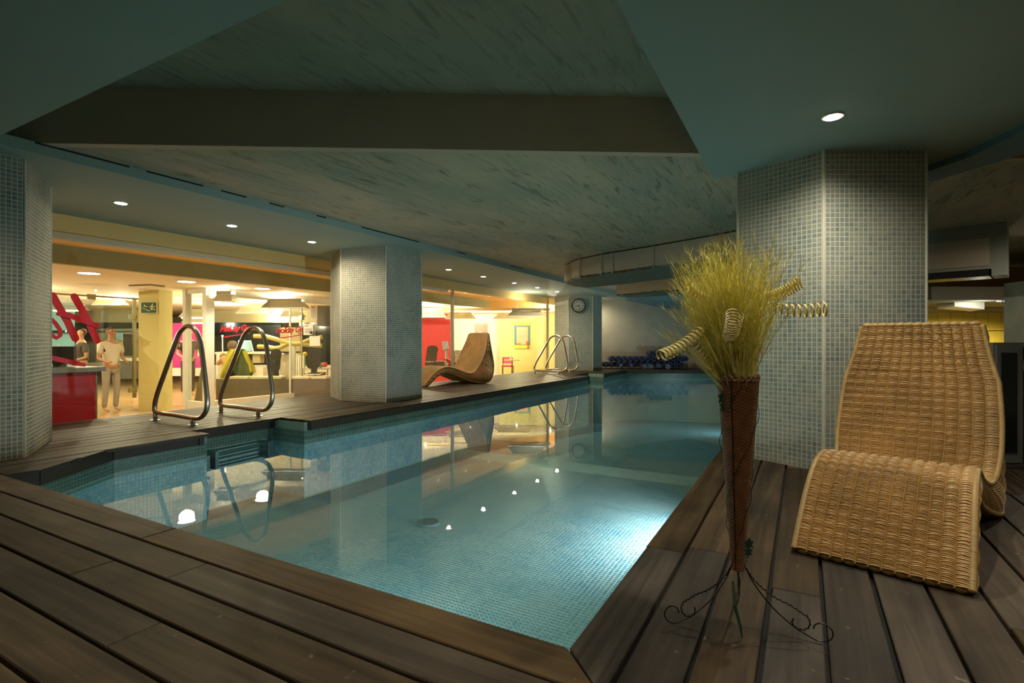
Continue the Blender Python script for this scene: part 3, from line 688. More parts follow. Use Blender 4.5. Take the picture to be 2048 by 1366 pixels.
# vase with dyed grass -------------------------------------------
VX, VY = W(1.86, .800, 0)[:2]
va = thing('wicker_vase', 'tall dark wicker cone vase on a scrolled black iron stand', 'vase', (VX, VY, 0))
b = B(); nz = 112; prof = []
for i in range(nz):
    u = i / (nz - 1); z = .195 + .675 * u; r0 = .0175 + .047 * u ** 1.05
    row = [(VX + (r0 + .0013 * math.sin(k * PI / 2 + (i % 2) * PI) + .001) * math.cos(2 * PI * k / 56), VY + (r0 + .0013 * math.sin(k * PI / 2 + (i % 2) * PI) + .001) * math.sin(2 * PI * k / 56), z) for k in range(56)]
    b.tube(row, .0033, 5, closed=True)
b.build('woven_body', 'basket', va)
B().lathe((VX, VY, .19), [(.016, 0), (.017, .02), (.061, .66), (.061, .67)], 24).build('liner', 'basket', va)
for k in range(2):
    B().tube([(VX + .067 * math.cos(a), VY + .067 * math.sin(a), .872 + .008 * math.sin(a * 11 + k * PI)) for a in [2 * PI * i / 120 for i in range(120)]], .0055, 6, closed=True).build('rim_braid', 'basket', va)
def v(lat, d, z): p = W(1.86 + d, .800 + lat, z); return p
def spiral(c, r0, r1, a0, a1, n=26):
    return [(c[0] + (r0 + (r1 - r0) * i / n) * math.cos(a0 + (a1 - a0) * i / n), c[1] + (r0 + (r1 - r0) * i / n) * math.sin(a0 + (a1 - a0) * i / n)) for i in range(n + 1)]
def twist(pts, r):
    P = [Vector(p) for p in pts]; return P
# three scroll legs of two wires each; profile in (radial, z)
def leg(az, reach=1.0):
    lo = [(.018, .215), (.05, .15), (.10, .085), (.16, .035), (.215, .008)] + spiral((.232, .042), .036, .020, -1.9, 3.1)
    up = [(.018, .215), (.05, .165), (.10, .125), (.15, .105), (.185, .085)] + spiral((.172, .055), .034, .016, .9, -3.6)
    for nm, pr, r, tw in (('scroll_wire', lo, .0024, 0), ('twisted_wire', up, .0026, 1)):
        P3, _ = smooth(pr, 90); pts = []
        for i, p in enumerate(P3):
            x, z = p.x * reach, max(.003, p.y); a = i * 1.5
            pts.append((VX + x * math.cos(az) + (0 if not tw else .0014 * math.cos(a)), VY + x * math.sin(az) + (0 if not tw else .0014 * math.sin(a)), z + (0 if not tw else .0014 * math.sin(a))))
        B().tube(pts, r, 6).build(nm, 'darkmetal', va)
def az_to(px, py):
    d = FL / (py - CY); p = W(d, (px - 1024) / FL * d, 0); return math.atan2(p[1] - VY, p[0] - VX)
leg(az_to(1345, 1250)); leg(az_to(1655, 1290), 1.1); leg(az_to(1480, 1170))
for a in (0.3, 2.4, 4.5):
    B().tube([(VX + (.020 + .05 * u) * math.cos(a), VY + (.020 + .05 * u) * math.sin(a), .2 + .67 * u) for u in (0, .3, .6, 1)], .0022, 6).build('upright_rod', 'darkmetal', va)
b = B()
for k in range(3):      # thin wire tendrils round the cone
    b.tube([(VX + (.024 + .050 * u + .004 * math.sin(u * 40)) * math.cos(k * 2.1 + u * 5), VY + (.024 + .050 * u + .004 * math.sin(u * 31)) * math.sin(k * 2.1 + u * 5), .22 + .63 * u) for u in [i / 60 for i in range(61)]], .0011, 4)
b.build('tendril', 'darkmetal', va)
def leafm(c, lat, z, s, nm='leaf'):
    o = Vector(v(c, -.02, z)); rt = Vector((RT[0], RT[1], 0)); up = Vector((0, 0, 1)); fw = Vector((FW[0], FW[1], 0)); b = B(); P = []
    out = [(0, .5), (.16, .25), (.34, .2), (.2, 0), (.3, -.25), (.08, -.2), (0, -.5), (-.08, -.2), (-.3, -.25), (-.2, 0), (-.34, .2), (-.16, .25)]
    for th in (0, .0012):
        for (a, e) in out: P.append(o + rt * a * s + up * e * s - fw * (th + .12 * s * abs(a)))
    n = len(out); b.add(P, [tuple(range(n)), tuple(range(n, 2 * n))[::-1]] + [(i, (i + 1) % n, n + (i + 1) % n, n + i) for i in range(n)])
    b.build(nm, 'leaf', va)
leafm(-.062, 0, .80, .055); leafm(-.058, 0, .77, .045); leafm(.03, 0, .29, .05); leafm(.028, 0, .262, .045)
b = B(); b.tube([v(-.035, -.04, .17), v(-.04, -.07, .10), v(-.03, -.09, .04), v(-.028, -.10, .006)], [.004, .006, .005, .002], 6); b.build('hanging_stalk', 'leaf', va)

gr = thing('dyed_grass_bouquet', 'bouquet of yellow-green dyed feathery grass with curled cane springs', 'dried flowers', (VX, VY, .80))
rnd = random.Random(3)
b = B(); fine = B()
def strand(b, p, dirn, L, r, curve, seg=6):
    P = [Vector(p)]; d = Vector(dirn).normalized()
    for i in range(seg): d = (d + Vector(curve) / seg).normalized(); P.append(P[-1] + d * L / seg)
    b.tube(P, [r * (1 - .7 * i / seg) for i in range(seg + 1)], 3, cap=False); return P, d
for i in range(520):
    a = rnd.uniform(0, 2 * PI); rr = .05 * math.sqrt(rnd.random()); sp = rnd.gauss(0, .16); sp2 = rnd.gauss(-.0, .14)
    lat = rr * math.cos(a) + 0; dd = rr * math.sin(a)
    tl = lat * 2.6 + rnd.gauss(-.035, .03); td = dd * 3.0 + rnd.gauss(0, .045)
    H = rnd.uniform(.26, .55) * (1 - 1.1 * min(.5, abs(tl + .0)) ** 1.3)
    p0 = v(lat * .8, dd * .8, .80); p1 = v(tl * 1.0, td, .86 + H); dv = Vector(p1) - Vector(p0)
    P, d = strand(b, p0, dv, dv.length * .92, .0014, (rnd.gauss(0, .22), rnd.gauss(0, .22), rnd.gauss(0, .08)))
    for j in range(24):                               # feathery side hairs
        q = P[2 + j % 5].lerp(P[3 + (j % 4)] if 3 + (j % 4) < len(P) else P[-1], rnd.random())
        fd = (d + Vector((rnd.gauss(0, .5), rnd.gauss(0, .5), rnd.gauss(.2, .2)))).normalized(); L = rnd.uniform(.02, .075)
        q2 = q + fd * L * .6; q3 = q2 + (fd + Vector((rnd.gauss(0, .4), rnd.gauss(0, .4), rnd.gauss(0, .4)))).normalized() * L * .45
        w = Vector((rnd.gauss(0, 1), rnd.gauss(0, 1), rnd.gauss(0, .3))).normalized() * .0007
        fine.add([q - w, q + w, q2 + w * .8, q2 - w * .8, q3], [(0, 1, 2, 3), (3, 2, 4)])
for i in range(40):                                   # loose strays drooping left
    lat, dd = rnd.uniform(-.04, .0), rnd.uniform(-.03, .03)
    lo = i % 2
    p0 = v(lat, dd, .80); p1 = v(rnd.gauss(-.25, .02), rnd.gauss(0, .03), rnd.gauss(1.03, .012) if lo else rnd.gauss(1.27, .04)); dv = Vector(p1) - Vector(p0)
    P, d = strand(b, p0, dv + Vector((0, 0, .06)), dv.length, .0009, (0, 0, -.25 if lo else .1))
    for j in range(14):
        q = P[3 + j % 3].lerp(P[4 + j % 3], rnd.random()); q3 = q + (d + Vector((rnd.gauss(0, .25), rnd.gauss(0, .25), rnd.gauss(.1, .2)))).normalized() * rnd.uniform(.02, .05)
        w = Vector((rnd.gauss(0, 1), rnd.gauss(0, 1), rnd.gauss(0, .3))).normalized() * .0006; fine.add([q - w, q + w, q3], [(0, 1, 2)])
b.build('grass_stalks', 'grass', gr)['kind'] = 'stuff'
fine.build('grass_plumes', 'grass', gr)['kind'] = 'stuff'
def coil(a, c, r0, r1, turns, wr, dd=0, dd2=0):
    def cp(px, py, k): d = 1.86 + k; return Vector(PD(px, py, d))
    A = cp(*a, dd); C = cp(*c, dd2); ax = (C - A).normalized(); L = (C - A).length
    n1 = ax.orthogonal().normalized(); n2 = ax.cross(n1); n = turns * 18; pts = []; 
    for i in range(n + 1):
        u = i / n; an = 2 * PI * turns * u; r = r0 + (r1 - r0) * u; sag = Vector((0, 0, -.012 * math.sin(PI * u)))
        pts.append(A + ax * L * u + (n1 * math.cos(an) + n2 * math.sin(an)) * r + sag)
    # flat cane ribbon
    b = B(); vs = []
    for i, p in enumerate(pts):
        u = i / n; an = 2 * PI * turns * u; rad = (n1 * math.cos(an) + n2 * math.sin(an))
        for (s, q) in ((-1, -.25), (1, -.25), (1, .25), (-1, .25)): vs.append(p + ax * s * wr + rad * q * wr)
    fs = []
    for i in range(n):
        for k in range(4): fs.append((i * 4 + k, i * 4 + (k + 1) % 4, i * 4 + 4 + (k + 1) % 4, i * 4 + 4 + k))
    b.add(vs, fs + [(3, 2, 1, 0), (n * 4, n * 4 + 1, n * 4 + 2, n * 4 + 3)])
    cu = b.build('cane_curl', 'curl', gr)
    base = Vector(v(0, -.02, .84)); mid = (A + base) / 2 + Vector((0, 0, -.03))
    B().tube([A, A.lerp(mid, .5), mid, base], [.003, .004, .004, .004], 6).build('stem', 'curl', cu)
coil((1425, 598), (1374, 570), .010, .017, 8, .0030, .0, -.02)
coil((1402, 660), (1322, 712), .018, .021, 11, .0042, -.05, -.12)
coil((1428, 735), (1388, 684), .013, .017, 8, .0042, .03, .02)
coil((1457, 676), (1470, 628), .021, .027, 12, .0020, -.12, -.20)
coil((1524, 594), (1602, 563), .017, .023, 15, .0022, .0, -.06)
coil((1530, 612), (1655, 617), .017, .026, 10, .0030, .0, -.03)

# ---- wall clock
cc = Vector(PD(1157.3, 611.3, 17.86 - .03)); fw = Vector((FW[0], FW[1], 0)); rt = Vector((RT[0], RT[1], 0)); up = Vector((0, 0, 1))
ck = thing('wall_clock', 'round wall clock with dark numerals on the far tiled pillar', 'clock', (cc.x, cc.y, cc.z - .23))
def disc(b, c, r, th, n=32): b.tube([c, c - fw * th], r, n); return b
disc(B(), cc + fw * .04, .235, .07).build('rim', 'darkmetal', ck)
disc(B(), cc - fw * .03, .20, .006).build('dial', 'clockface', ck)
for k in range(12):
    a = k * PI / 6; c = cc - fw * .037 + (rt * math.sin(a) + up * math.cos(a)) * .155; w = rt * math.cos(a) - up * math.sin(a); l = rt * math.sin(a) + up * math.cos(a)
    q = [c + w * s1 * .012 + l * s2 * .022 for s1, s2 in ((-1, -1), (1, -1), (1, 1), (-1, 1))]
    B().add(q + [x - fw * .004 for x in q], [(3, 2, 1, 0), (4, 5, 6, 7), (0, 1, 5, 4), (1, 2, 6, 5), (2, 3, 7, 6), (3, 0, 4, 7)]).build('hour_mark', 'black', ck)
for nm, a, L, w in (('hour_hand', math.radians(256), .10, .008), ('minute_hand', math.radians(168), .145, .006)):
    B().tube([cc - fw * .045 - (rt * math.sin(a) + up * math.cos(a)) * .03, cc - fw * .045 + (rt * math.sin(a) + up * math.cos(a)) * L], w, 6).build(nm, 'black', ck)

# ---- blue foam rollers along the end wall, small weights before them
def roller(px, py, d, i, label):
    c = Vector(PD(px, py, d)); b = B(); n = 16; R = .099; pts = []
    for t_, rr in ((0, .035), (0, R), (.5, R)):
        for k in range(n): a = 2 * PI * k / n; r = rr * (1 + (.06 * math.cos(8 * a) if rr > .05 else 0)); pts.append(c + rt * r * math.cos(a) + up * r * math.sin(a) + fw * t_)
    fs = [(i_ * n + k, i_ * n + (k + 1) % n, (i_ + 1) * n + (k + 1) % n, (i_ + 1) * n + k) for i_ in range(2) for k in range(n)]
    b.add(pts, fs); b.add([c + rt * .036 * math.cos(2 * PI * k / n) + up * .036 * math.sin(2 * PI * k / n) + fw * .25 for k in range(n)], [tuple(range(n))])
    o = b.build('foam_roller', 'blue'); tag(o, label, 'foam roller', 'blue foam rollers stacked at the end wall')
NUM = ['first', 'second', 'third', 'fourth', 'fifth', 'sixth', 'seventh', 'eighth', 'ninth', 'tenth', 'eleventh', 'twelfth', 'thirteenth', 'fourteenth', 'fifteenth']
rows = [([1201 + 11.6 * k for k in range(15)], 729.0, 'bottom'), ([1225 + 11.8 * k for k in range(8)] + [1322 + 12.5 * k for k in range(5)], 717.6, 'second'), ([1304 + 12.0 * k for k in range(4)], 706.8, 'top')]
for xs, py, nm in rows:
    for i, px in enumerate(xs):
        roller(px + (5.8 if 0 else 0), py, 19.2 if True else 19, i, 'blue foam roller lying in the %s row, %s from the left' % (nm, NUM[i]))
for i, (px, py, vert) in enumerate(((1252, 729, 1), (1268, 729, 1), (1287, 729.5, 0), (1299, 730, 0), (1309, 729, 1), (1316, 728, 1), (1325, 730, 1), (1333, 729, 0))):
    if i in (1, 5): continue
    d = 18.95; c = Vector(PD(px, py, d)); t = thing('dumbbell', ['pale-ended dumbbell standing foremost left before the rollers', '', 'round-ended dumbbell pointing at the pool, left of two', 'round-ended dumbbell pointing at the pool, right of two', 'dumbbell lying crosswise under the cane curl', '', 'dark dumbbell lying crosswise, second from the right', 'rightmost dark dumbbell before the rollers'][i], 'dumbbell', (c.x, c.y, 0), group='dumbbells before the foam rollers')
    e = rt if vert else fw; c.z = .10; w = .15 if vert else .12
    B().tube([c - e * w, c + e * w], .02, 8).build('handle', 'blackplastic', t)
    for s in (-1, 1): B().tube([c + e * s * w, c + e * s * (w + .07)], .095, 14).build('weight', 'blue2', t)
# ---- ducts
d1 = thing('air_duct', 'long white sheet duct with a rounded left end, rust along its lower edge', 'duct', (-2.5, 9.6, 2.27))
seams = [1160, 1203, 1225, 1306, 1440, 1560]
front = []
for px, py in ((1560, 441), (1475, 460), (1440, 467.5), (1306, 491), (1225, 504.5), (1203, 508), (1160, 517), (1142, 524)):
    d = 1.655 * FL / (CY - py); p = W(d, (px - 1024) / FL * d, 0); front.append((p[0], p[1]))
endc = []
for k in range(1, 7):
    a = k / 6 * 1.5; endc.append((front[-1][0] - .38 * math.sin(a), front[-1][1] + .15 + .55 * (1 - math.cos(a))))
front += endc
back = [(x + .55, y + 1.5) for x, y in front[:-7]] + [(front[-1][0] + .15, front[-1][1] + .9), (front[-1][0], front[-1][1] + .5)]
poly = front + back[::-1]
B().prism(poly, 2.30, 2.64).build('duct_body', 'duct', d1)
b = B(); poly2 = [(x + .02, y + .03) for x, y in front] + [(x, y) for x, y in back[::-1]]
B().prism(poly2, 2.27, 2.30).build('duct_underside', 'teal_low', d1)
for i in range(len(front) - 7):
    x, y = front[i + 1]
    B().prism([(x - .02, y - .012), (x + .02, y - .022), (x + .02, y + .02), (x - .02, y + .02)], 2.27, 2.645).build('flange', 'duct', d1)
b = B(); fr = [Vector((*front[i], 2.283)) for i in (3, 4, 5, 6)]
pts = [fr[0].lerp(fr[3], u / 40) + Vector((random.uniform(-.0, .02), random.uniform(-.02, .0), random.uniform(-.012, .012))) for u in range(41)]
b.tube(pts, [.022 * random.uniform(.4, 1.4) for _ in pts], 6); b.build('rusty_sealant', 'rust', d1)
d2 = thing('duct_box', 'lower cream duct box hanging behind the rounded duct', 'duct', (-3, 12.6, 2.15))
A = PD(1233, 590, 13.05); C = PD(1440, 573, 11.0)
bx = [(A[0], A[1]), (C[0], C[1]), (C[0] + .3, C[1] + .7), (A[0] + .3, A[1] + .7)]
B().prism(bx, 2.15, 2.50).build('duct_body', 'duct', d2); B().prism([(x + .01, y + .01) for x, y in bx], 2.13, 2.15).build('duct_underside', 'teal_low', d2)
b = B(); b.tube([Vector(A).lerp(Vector(C), k / 50) + Vector((0, -.01, random.uniform(-.01, .01))) for k in range(51)], [.01 * random.uniform(.3, 1.5) for _ in range(51)], 5); b.build('rusty_sealant', 'rust', d2)
B().prism([(-4.6, 12.6), (-3.0, 12.2), (-2.9, 12.32), (-4.6, 12.75)], 2.56, 2.664).build('hanger_strap', 'rust', d2)
# dark duct and cornice to the right of the big pillar
p = PD(1983, 447, 7.42); q = PD(1600, 492, 9.2)
d3 = thing('bulkhead_box', 'grey boxed bulkhead with a black slot, right of the near pillar', 'bulkhead', (p[0], p[1], 1.92))
e = Vector((p[0] - q[0], p[1] - q[1], 0)).normalized(); o = Vector((-e.y, e.x, 0))
def bq(s0, s1, t0, t1, z0, z1, nm, m):
    P0 = Vector((p[0], p[1], 0)); ps = [P0 - e * s0 + o * t0, P0 - e * s1 + o * t0, P0 - e * s1 + o * t1, P0 - e * s0 + o * t1]
    B().prism([(a.x, a.y) for a in ps], z0, z1).build(nm, m, d3)
bq(0, 2.4, 0, .5, 2.03, 2.664, 'bulkhead_body', 'ducts'); bq(.02, 2.4, -.01, 0, 2.08, 2.47, 'pale_panel', 'duct'); bq(.02, 2.4, .02, .5, 1.93, 2.03, 'black_slot', 'black'); bq(-.16, 0, .0, .5, 1.93, 2.66, 'side_cheek', 'ducts')
# sauna-side room: yellow pine wall, white ceiling, lockers
wp_ = struct('wall_pine', 'yellow pine plank wall behind the right lounger', W(11.2, 9.3, 0))
for i in range(34):
    l0 = 7.2 + i * .135; d = 11.2
    ps = [W(d, l0, 0), W(d, l0 + .128, 0), W(d + .03, l0 + .128, 0), W(d + .03, l0, 0)]
    B().prism([(a[0], a[1]) for a in ps], -.03, 1.24).build('plank', 'pineY', wp_)
    ps = [W(d, l0, 0), W(d, l0 + .132, 0), W(d + .03, l0 + .132, 0), W(d + .03, l0, 0)]
    if i % 2 == 0: B().prism([(a[0], a[1]) for a in [W(d, l0, 0), W(d, l0 + .26, 0), W(d + .03, l0 + .26, 0), W(d + .03, l0, 0)]], 1.29, 1.62).build('plank', 'pineY', wp_)
ps = [W(11.15, 7.2, 0), W(11.15, 11.9, 0), W(11.25, 11.9, 0), W(11.25, 7.2, 0)]
B().prism([(a[0], a[1]) for a in ps], 1.24, 1.285).build('rail_board', 'pineY', wp_)
B().prism([(a[0], a[1]) for a in [W(11.26, 7, 0), W(11.26, 12, 0), W(11.4, 12, 0), W(11.4, 7, 0)]], -.1, 2.6).build('backing', 'yellow', wp_)
st('ceiling_low_right', B().prism([(a[0], a[1]) for a in [W(9.1, 5.5, 0), W(9.1, 11.5, 0), W(12, 12, 0), W(12, 7.2, 0)]], 1.72, 1.95), 'dull', 'low ceiling before the pine wall')
lb = thing('white_lamp_box', 'pale angled lamp box under the low ceiling by the pine wall', 'lamp', W(9.6, 8.1, 1.6))
L1 = [W(9.6, (1909 - 1024) / FL * 9.6, 0), W(9.6, (1969 - 1024) / FL * 9.6, 0), W(10.3, (1969 - 1024) / FL * 10.0, 0), W(10.3, (1909 - 1024) / FL * 9.9, 0)]
B().prism([(a[0], a[1]) for a in L1], [1.645, 1.59, 1.59, 1.645], [1.72] * 4).build('lamp_body', 'white', lb)
light('lamp_box_glow', 'POINT', W(9.3, 8.3, 1.50), 5, (1, 1, .85), size=.03)
light('pine_wall_fill', 'SPOT', W(9.9, 9.4, 1.69), 160, (1, .92, .75), size=.03, angle=2.9)  # added spot without a fixture, brightens the pine wall
for i, (px, py) in enumerate(((1998, 598), (2012, 597.5))):
    pp = PD(px, py, 9.3); downlight(pp[0], pp[1], 1.72, 'small flush light in the low ceiling right of the pale lamp box, %s' % ('left one' if i == 0 else 'right one'), 'small lights in the low ceiling', r=.03)
tag(B().fbox(2066, 2160, 560, 1000, 7.6, .45).build('tiled_pillar', 'tile3'), 'dark tiled pillar at the right edge behind the grey locker', 'pillar', kind='structure')
d = 4.15; l0 = (1991 - 1024) / FL * d
lo = thing('grey_locker', 'grey metal cabinet with a dark glass door at the right edge', 'cabinet', W(d, l0 + .5, 0))
zt = 1 - (685 - CY) / FL * d
def lq(a0, a1, t0, t1, z0, z1, nm, m, par=None):
    ps = [W(d + t0, l0 + a0, 0), W(d + t0, l0 + a1, 0), W(d + t1, l0 + a1, 0), W(d + t1, l0 + a0, 0)]
    return B().prism([(a[0], a[1]) for a in ps], z0, z1).build(nm, m, par or lo)
lq(0, 1.0, .02, .12, 0, zt, 'cabinet_body', 'locker'); dr_ = lq(.012, .215, 0, .02, .04, zt - .02, 'door', 'locker')
lq(.045, .165, -.006, 0, .12, zt - .08, 'dark_pane', 'darkglass', dr_); lq(.205, .222, -.012, 0, zt - .22, zt - .14, 'hinge', 'steel', dr_)
lq(.012, .022, -.02, 0, .42, .46, 'handle', 'darkmetal', dr_); lq(.235, .98, 0, .02, .04, zt - .02, 'door', 'locker')

# ================================================================ THE GYM BEHIND THE GLASS
# script lettering on the near glass: H, o and an underline
def stroke(b, pts, w, x=-7.992):
    P = [Vector(PX(px, py, x)) for px, py in pts]; out = [p for p in P]
    n = len(out); L = []; R_ = []
    for i in range(n):
        t = (out[min(n - 1, i + 1)] - out[max(0, i - 1)]).normalized(); s = t.cross(Vector((1, 0, 0))).normalized(); ww = w[i] if hasattr(w, '__len__') else w
        L.append(out[i] + s * ww); R_.append(out[i] - s * ww)
    vs = L + R_[::-1]
    # round caps
    def cap(c, a, k=6):
        v0 = a - c; r = []
        for i in range(1, k): q = Matrix.Rotation(PI * i / k, 3, 'X') @ v0; r.append(c + q)
        return r
    q1 = cap(out[-1], L[-1]); q0 = cap(out[0], R_[0])
    def check(q, dirv): return (q[len(q) // 2] - 0 * dirv)
    if (q1[2] - out[-1]).dot(out[-1] - out[-2]) < 0: q1 = [out[-1] * 2 - p for p in q1][::-1]
    if (q0[2] - out[0]).dot(out[0] - out[1]) < 0: q0 = [out[0] * 2 - p for p in q0][::-1]
    rim = L + q1 + R_[::-1] + q0; m = len(rim); th = Vector((.004, 0, 0))
    o_ = len(b.v); b.v += [tuple(p) for p in rim] + [tuple(p + th) for p in rim]
    b.f += [tuple(o_ + m + i for i in range(m)), tuple(o_ + i for i in range(m))[::-1]] + [(o_ + i, o_ + (i + 1) % m, o_ + m + (i + 1) % m, o_ + m + i) for i in range(m)]; b.t += [.5] * (m + 2)
def zc(x, y): return (80 + x / 3.793, 500 + y / 3.793)
lt = thing('glass_lettering', 'huge red script letters on the near glass by the left pillar', 'lettering', PX(150, 735, -7.99))
for nm, pts, w in (('letter_stroke', [(95, 345), (140, 425), (210, 545), (268, 672)], .041), ('letter_stroke', [(260, 353), (310, 440), (380, 570), (430, 688)], .041),
                   ('letter_stroke', [(137, 486), (210, 492), (330, 535), (440, 575)], [.022, .034, .036, .022])):
    b = B(); stroke(b, [zc(*p) for p in pts], w, -7.98 if len(pts) == 4 and pts[0][0] == 137 else -7.992 + .003 * (pts[0][0] > 200)); b.build(nm, 'redL', lt)
op = [(38, 560), (60, 525), (88, 528), (120, 560), (150, 605), (152, 650), (125, 668), (90, 650), (60, 610)]
b = B(); stroke(b, [zc(*p) for p in op], .024); b.build('letter_stroke', 'redL', lt)
b = B(); stroke(b, [zc(*p) for p in [(-60, 800), (30, 808), (120, 825), (250, 855), (335, 872)]], [.02, .026, .03, .030, .022]); b.build('underline', 'redL', lt)
# red reception counter
cn = thing('reception_counter', 'glossy red reception counter with a grey top behind the glass', 'counter', W(7.35, -6.3, -.68))
def cam_box(d, a0, a1, t, z0, z1):
    ps = [W(d, a0, 0), W(d, a1, 0), W(d + t, a1, 0), W(d + t, a0, 0)]; return B().prism([(a[0], a[1]) for a in ps], z0, z1)
B().box((-9.2, .2, -.68), (-8.6, 3.58, .585)).build('front_panel', 'red', cn); B().box((-9.3, .2, .585), (-8.55, 3.68, .645)).build('counter_top', 'greytop', cn)
B().box((-9.2, 3.58, -.68), (-8.605, 3.60, .585)).build('edge_trim', 'greytop', cn)
mo = thing('desk_monitor', 'black monitor back behind the red counter top', 'monitor', W(7.45, -6.45, .645))
cam_box(7.45, -6.75, -6.22, .05, .68, .93).build('screen', 'blackplastic', mo); cam_box(7.43, -6.5, -6.4, .12, .645, .72).build('stand', 'blackplastic', mo)
# yellow pillar with the exit sign
yp = [(-14.3, 6.95), (-13.05, 6.67), (-12.78, 6.83), (-12.9, 7.5), (-13.9, 8.1)]
yp = [PD(277, 822, 12.72), PD(318, 822, 12.70), PD(345, 822, 13.0), PD(345, 822, 13.9), PD(277, 822, 13.9)]
tag(B().prism([(a[0], a[1]) for a in yp], -.68, 2.25).build('yellow_pillar', 'lime'), 'yellow square pillar carrying the green exit sign', 'pillar', kind='structure')
tag(B().fbox(275, 320, 822, 834, 12.66, .03).build('trim_1', 'greytop'), 'grey skirting of the yellow pillar', None, kind='structure')
es = thing('exit_sign', 'green emergency exit sign with running figure, arrow and stairs on the yellow pillar', 'sign', PD(297, 627, 12.66))
D = 12.66
B().fbox(281, 313.5, 603.5, 627, D, .03).build('sign_border', 'signw', es); B().fbox(282.3, 312.2, 604.8, 625.7, D - .006, .006).build('sign_field', 'signgreen', es)
def sg(px, py): return PD(80 + px / 3.793, 500 + py / 3.793, D - .014)
fig = [[(853, 420), (850, 440)], [(850, 430), (838, 428), (832, 438)], [(852, 428), (865, 434), (874, 426)], [(850, 442), (862, 450), (874, 452)], [(850, 442), (846, 458)], [(850, 442), (840, 448)]]
b = B(); b.ball(sg(854, 414), .022, 8, 6)
for s_ in fig: b.tube([sg(*p) for p in s_], .013, 6)
b.build('running_figure', 'signw', es)
b = B(); b.tube([sg(818, 432), sg(792, 423)], .012, 6); b.tube([sg(798, 416), sg(788, 421), sg(796, 431)], .011, 6); b.build('arrow', 'signw', es)
b = B(); b.tube([sg(*p) for p in [(776, 440), (784, 440), (786, 445), (796, 446), (798, 450), (808, 451), (810, 456), (820, 456), (822, 461), (836, 462)]], .009, 6); b.build('stairs', 'signw', es)
# ceiling hook rail near the pillar
tag(B().tube([PD(258, 571, 10.9), PD(300, 569.5, 10.9), PD(330, 573, 10.9)], .02, 6).build('curtain_rail', 'shade'), 'thin metal rail under the gym ceiling above the yellow pillar', 'rail')
# glass wall with door left of the yellow pillar
X2 = -14.75
gd = struct('door_1', 'framed glass door with metal patch hinges left of the yellow pillar', PX(220, 820, X2))
def xb(px0, py0, px1, py1, x, th, nm, m, par):
    a = PX(px0, py0, x); c = PX(px1, py0, x); z1 = (PX(px0, py0, x)[2] + PX(px1, py0, x)[2]) / 2; z0 = (PX(px0, py1, x)[2] + PX(px1, py1, x)[2]) / 2
    return B().box((x - th, a[1], z0), (x, c[1], z1)).build(nm, m, par)
a0 = PX(60, 590, X2)[1]; a1 = PX(277, 590, X2)[1]; am = PX(176, 590, X2)[1]
B().box((X2 - .05, a0, 2.06), (X2, a1, 2.10)).build('top_rail', 'shade', gd)
yp0 = PX(267, 700, X2)[1]; yp1 = PX(273, 700, X2)[1]
B().box((X2 - .06, yp0, -.42), (X2, yp1, 2.06)).build('door_post', 'steel', gd)
B().box((X2 - .02, a0, -.68), (X2 - .01, am - .01, 2.06)).build('pane', 'glass2', gd); B().box((X2 - .02, am, -.68), (X2 - .01, yp0, 2.0)).build('pane', 'glass2', gd)
for z in (1.62, -.22): B().box((X2 - .05, yp0 - .1, z - .06), (X2 + .03, yp1, z + .06)).build('hinge', 'steel', gd)
B().box((X2 - .03, am - .02, 2.0), (X2 + .02, am + .15, 2.12)).build('patch_fitting', 'shade', gd)
# rooms behind the door
D3 = 19.0
st('wall_cyan', B().fbox(40, 145, 590, 800, D3, .1), 'cyan', 'pale cyan lit wall far left behind the counter')
cyd = struct('door_2', 'cyan door leaf outlined on the cyan wall', PD(105, 780, D3 - .05)); B().fbox(96, 118, 690, 790, D3 - .05, .04).build('door_frame', 'white', cyd); B().fbox(98, 115, 693, 790, D3 - .06, .02).build('door_leaf', 'cyan', cyd)
tag(B().fbox(95, 262, 661, 665.5, D3 - .3, .08).build('wall_bar', 'blackplastic'), 'long dark horizontal bar behind the standing people', 'bar')
st('wall_dark_left', B().fbox(143, 277, 655, 740, 21, .1), 'wallpanel', 'beige wall behind the standing people')
st('window_12', B().fbox(143, 190, 645, 730, 20.9, .05), 'navy', 'dark window behind the standing people')
st('trim_2', B().fbox(190, 277, 645, 657, 20.9, .1), 'navy', 'dark band high on the beige wall')
st('window_13', B().fbox(232, 244, 660, 722, 20.9, .05), 'cyan', 'narrow pale cyan window left of the glass door post')
mk = thing('cable_machine', 'dark gym cable machine seen beside the glass door post', 'exercise machine', (*PD(252, 750, 19.5)[:2], -.68))
B().fbox(247, 256, 668, 712, 19.5, .3).build('weight_stack', 'blackplastic', mk); B().fbox(240, 264, 716, 722, 19.4, .5).build('bench_pad', 'cream', mk); B().fbox(241, 263, 724, 758, 19.5, .4).build('base', 'greypad', mk)
st('wall_beige_left', B().fbox(143, 277, 600, 645, 20.9, .1), 'wallpanel', 'beige bulkhead above the dark mirrors')
st('wall_low_left', B().fbox(143, 277, 725, 742, 20.8, .1), 'white', 'pale low wall behind the standing people')
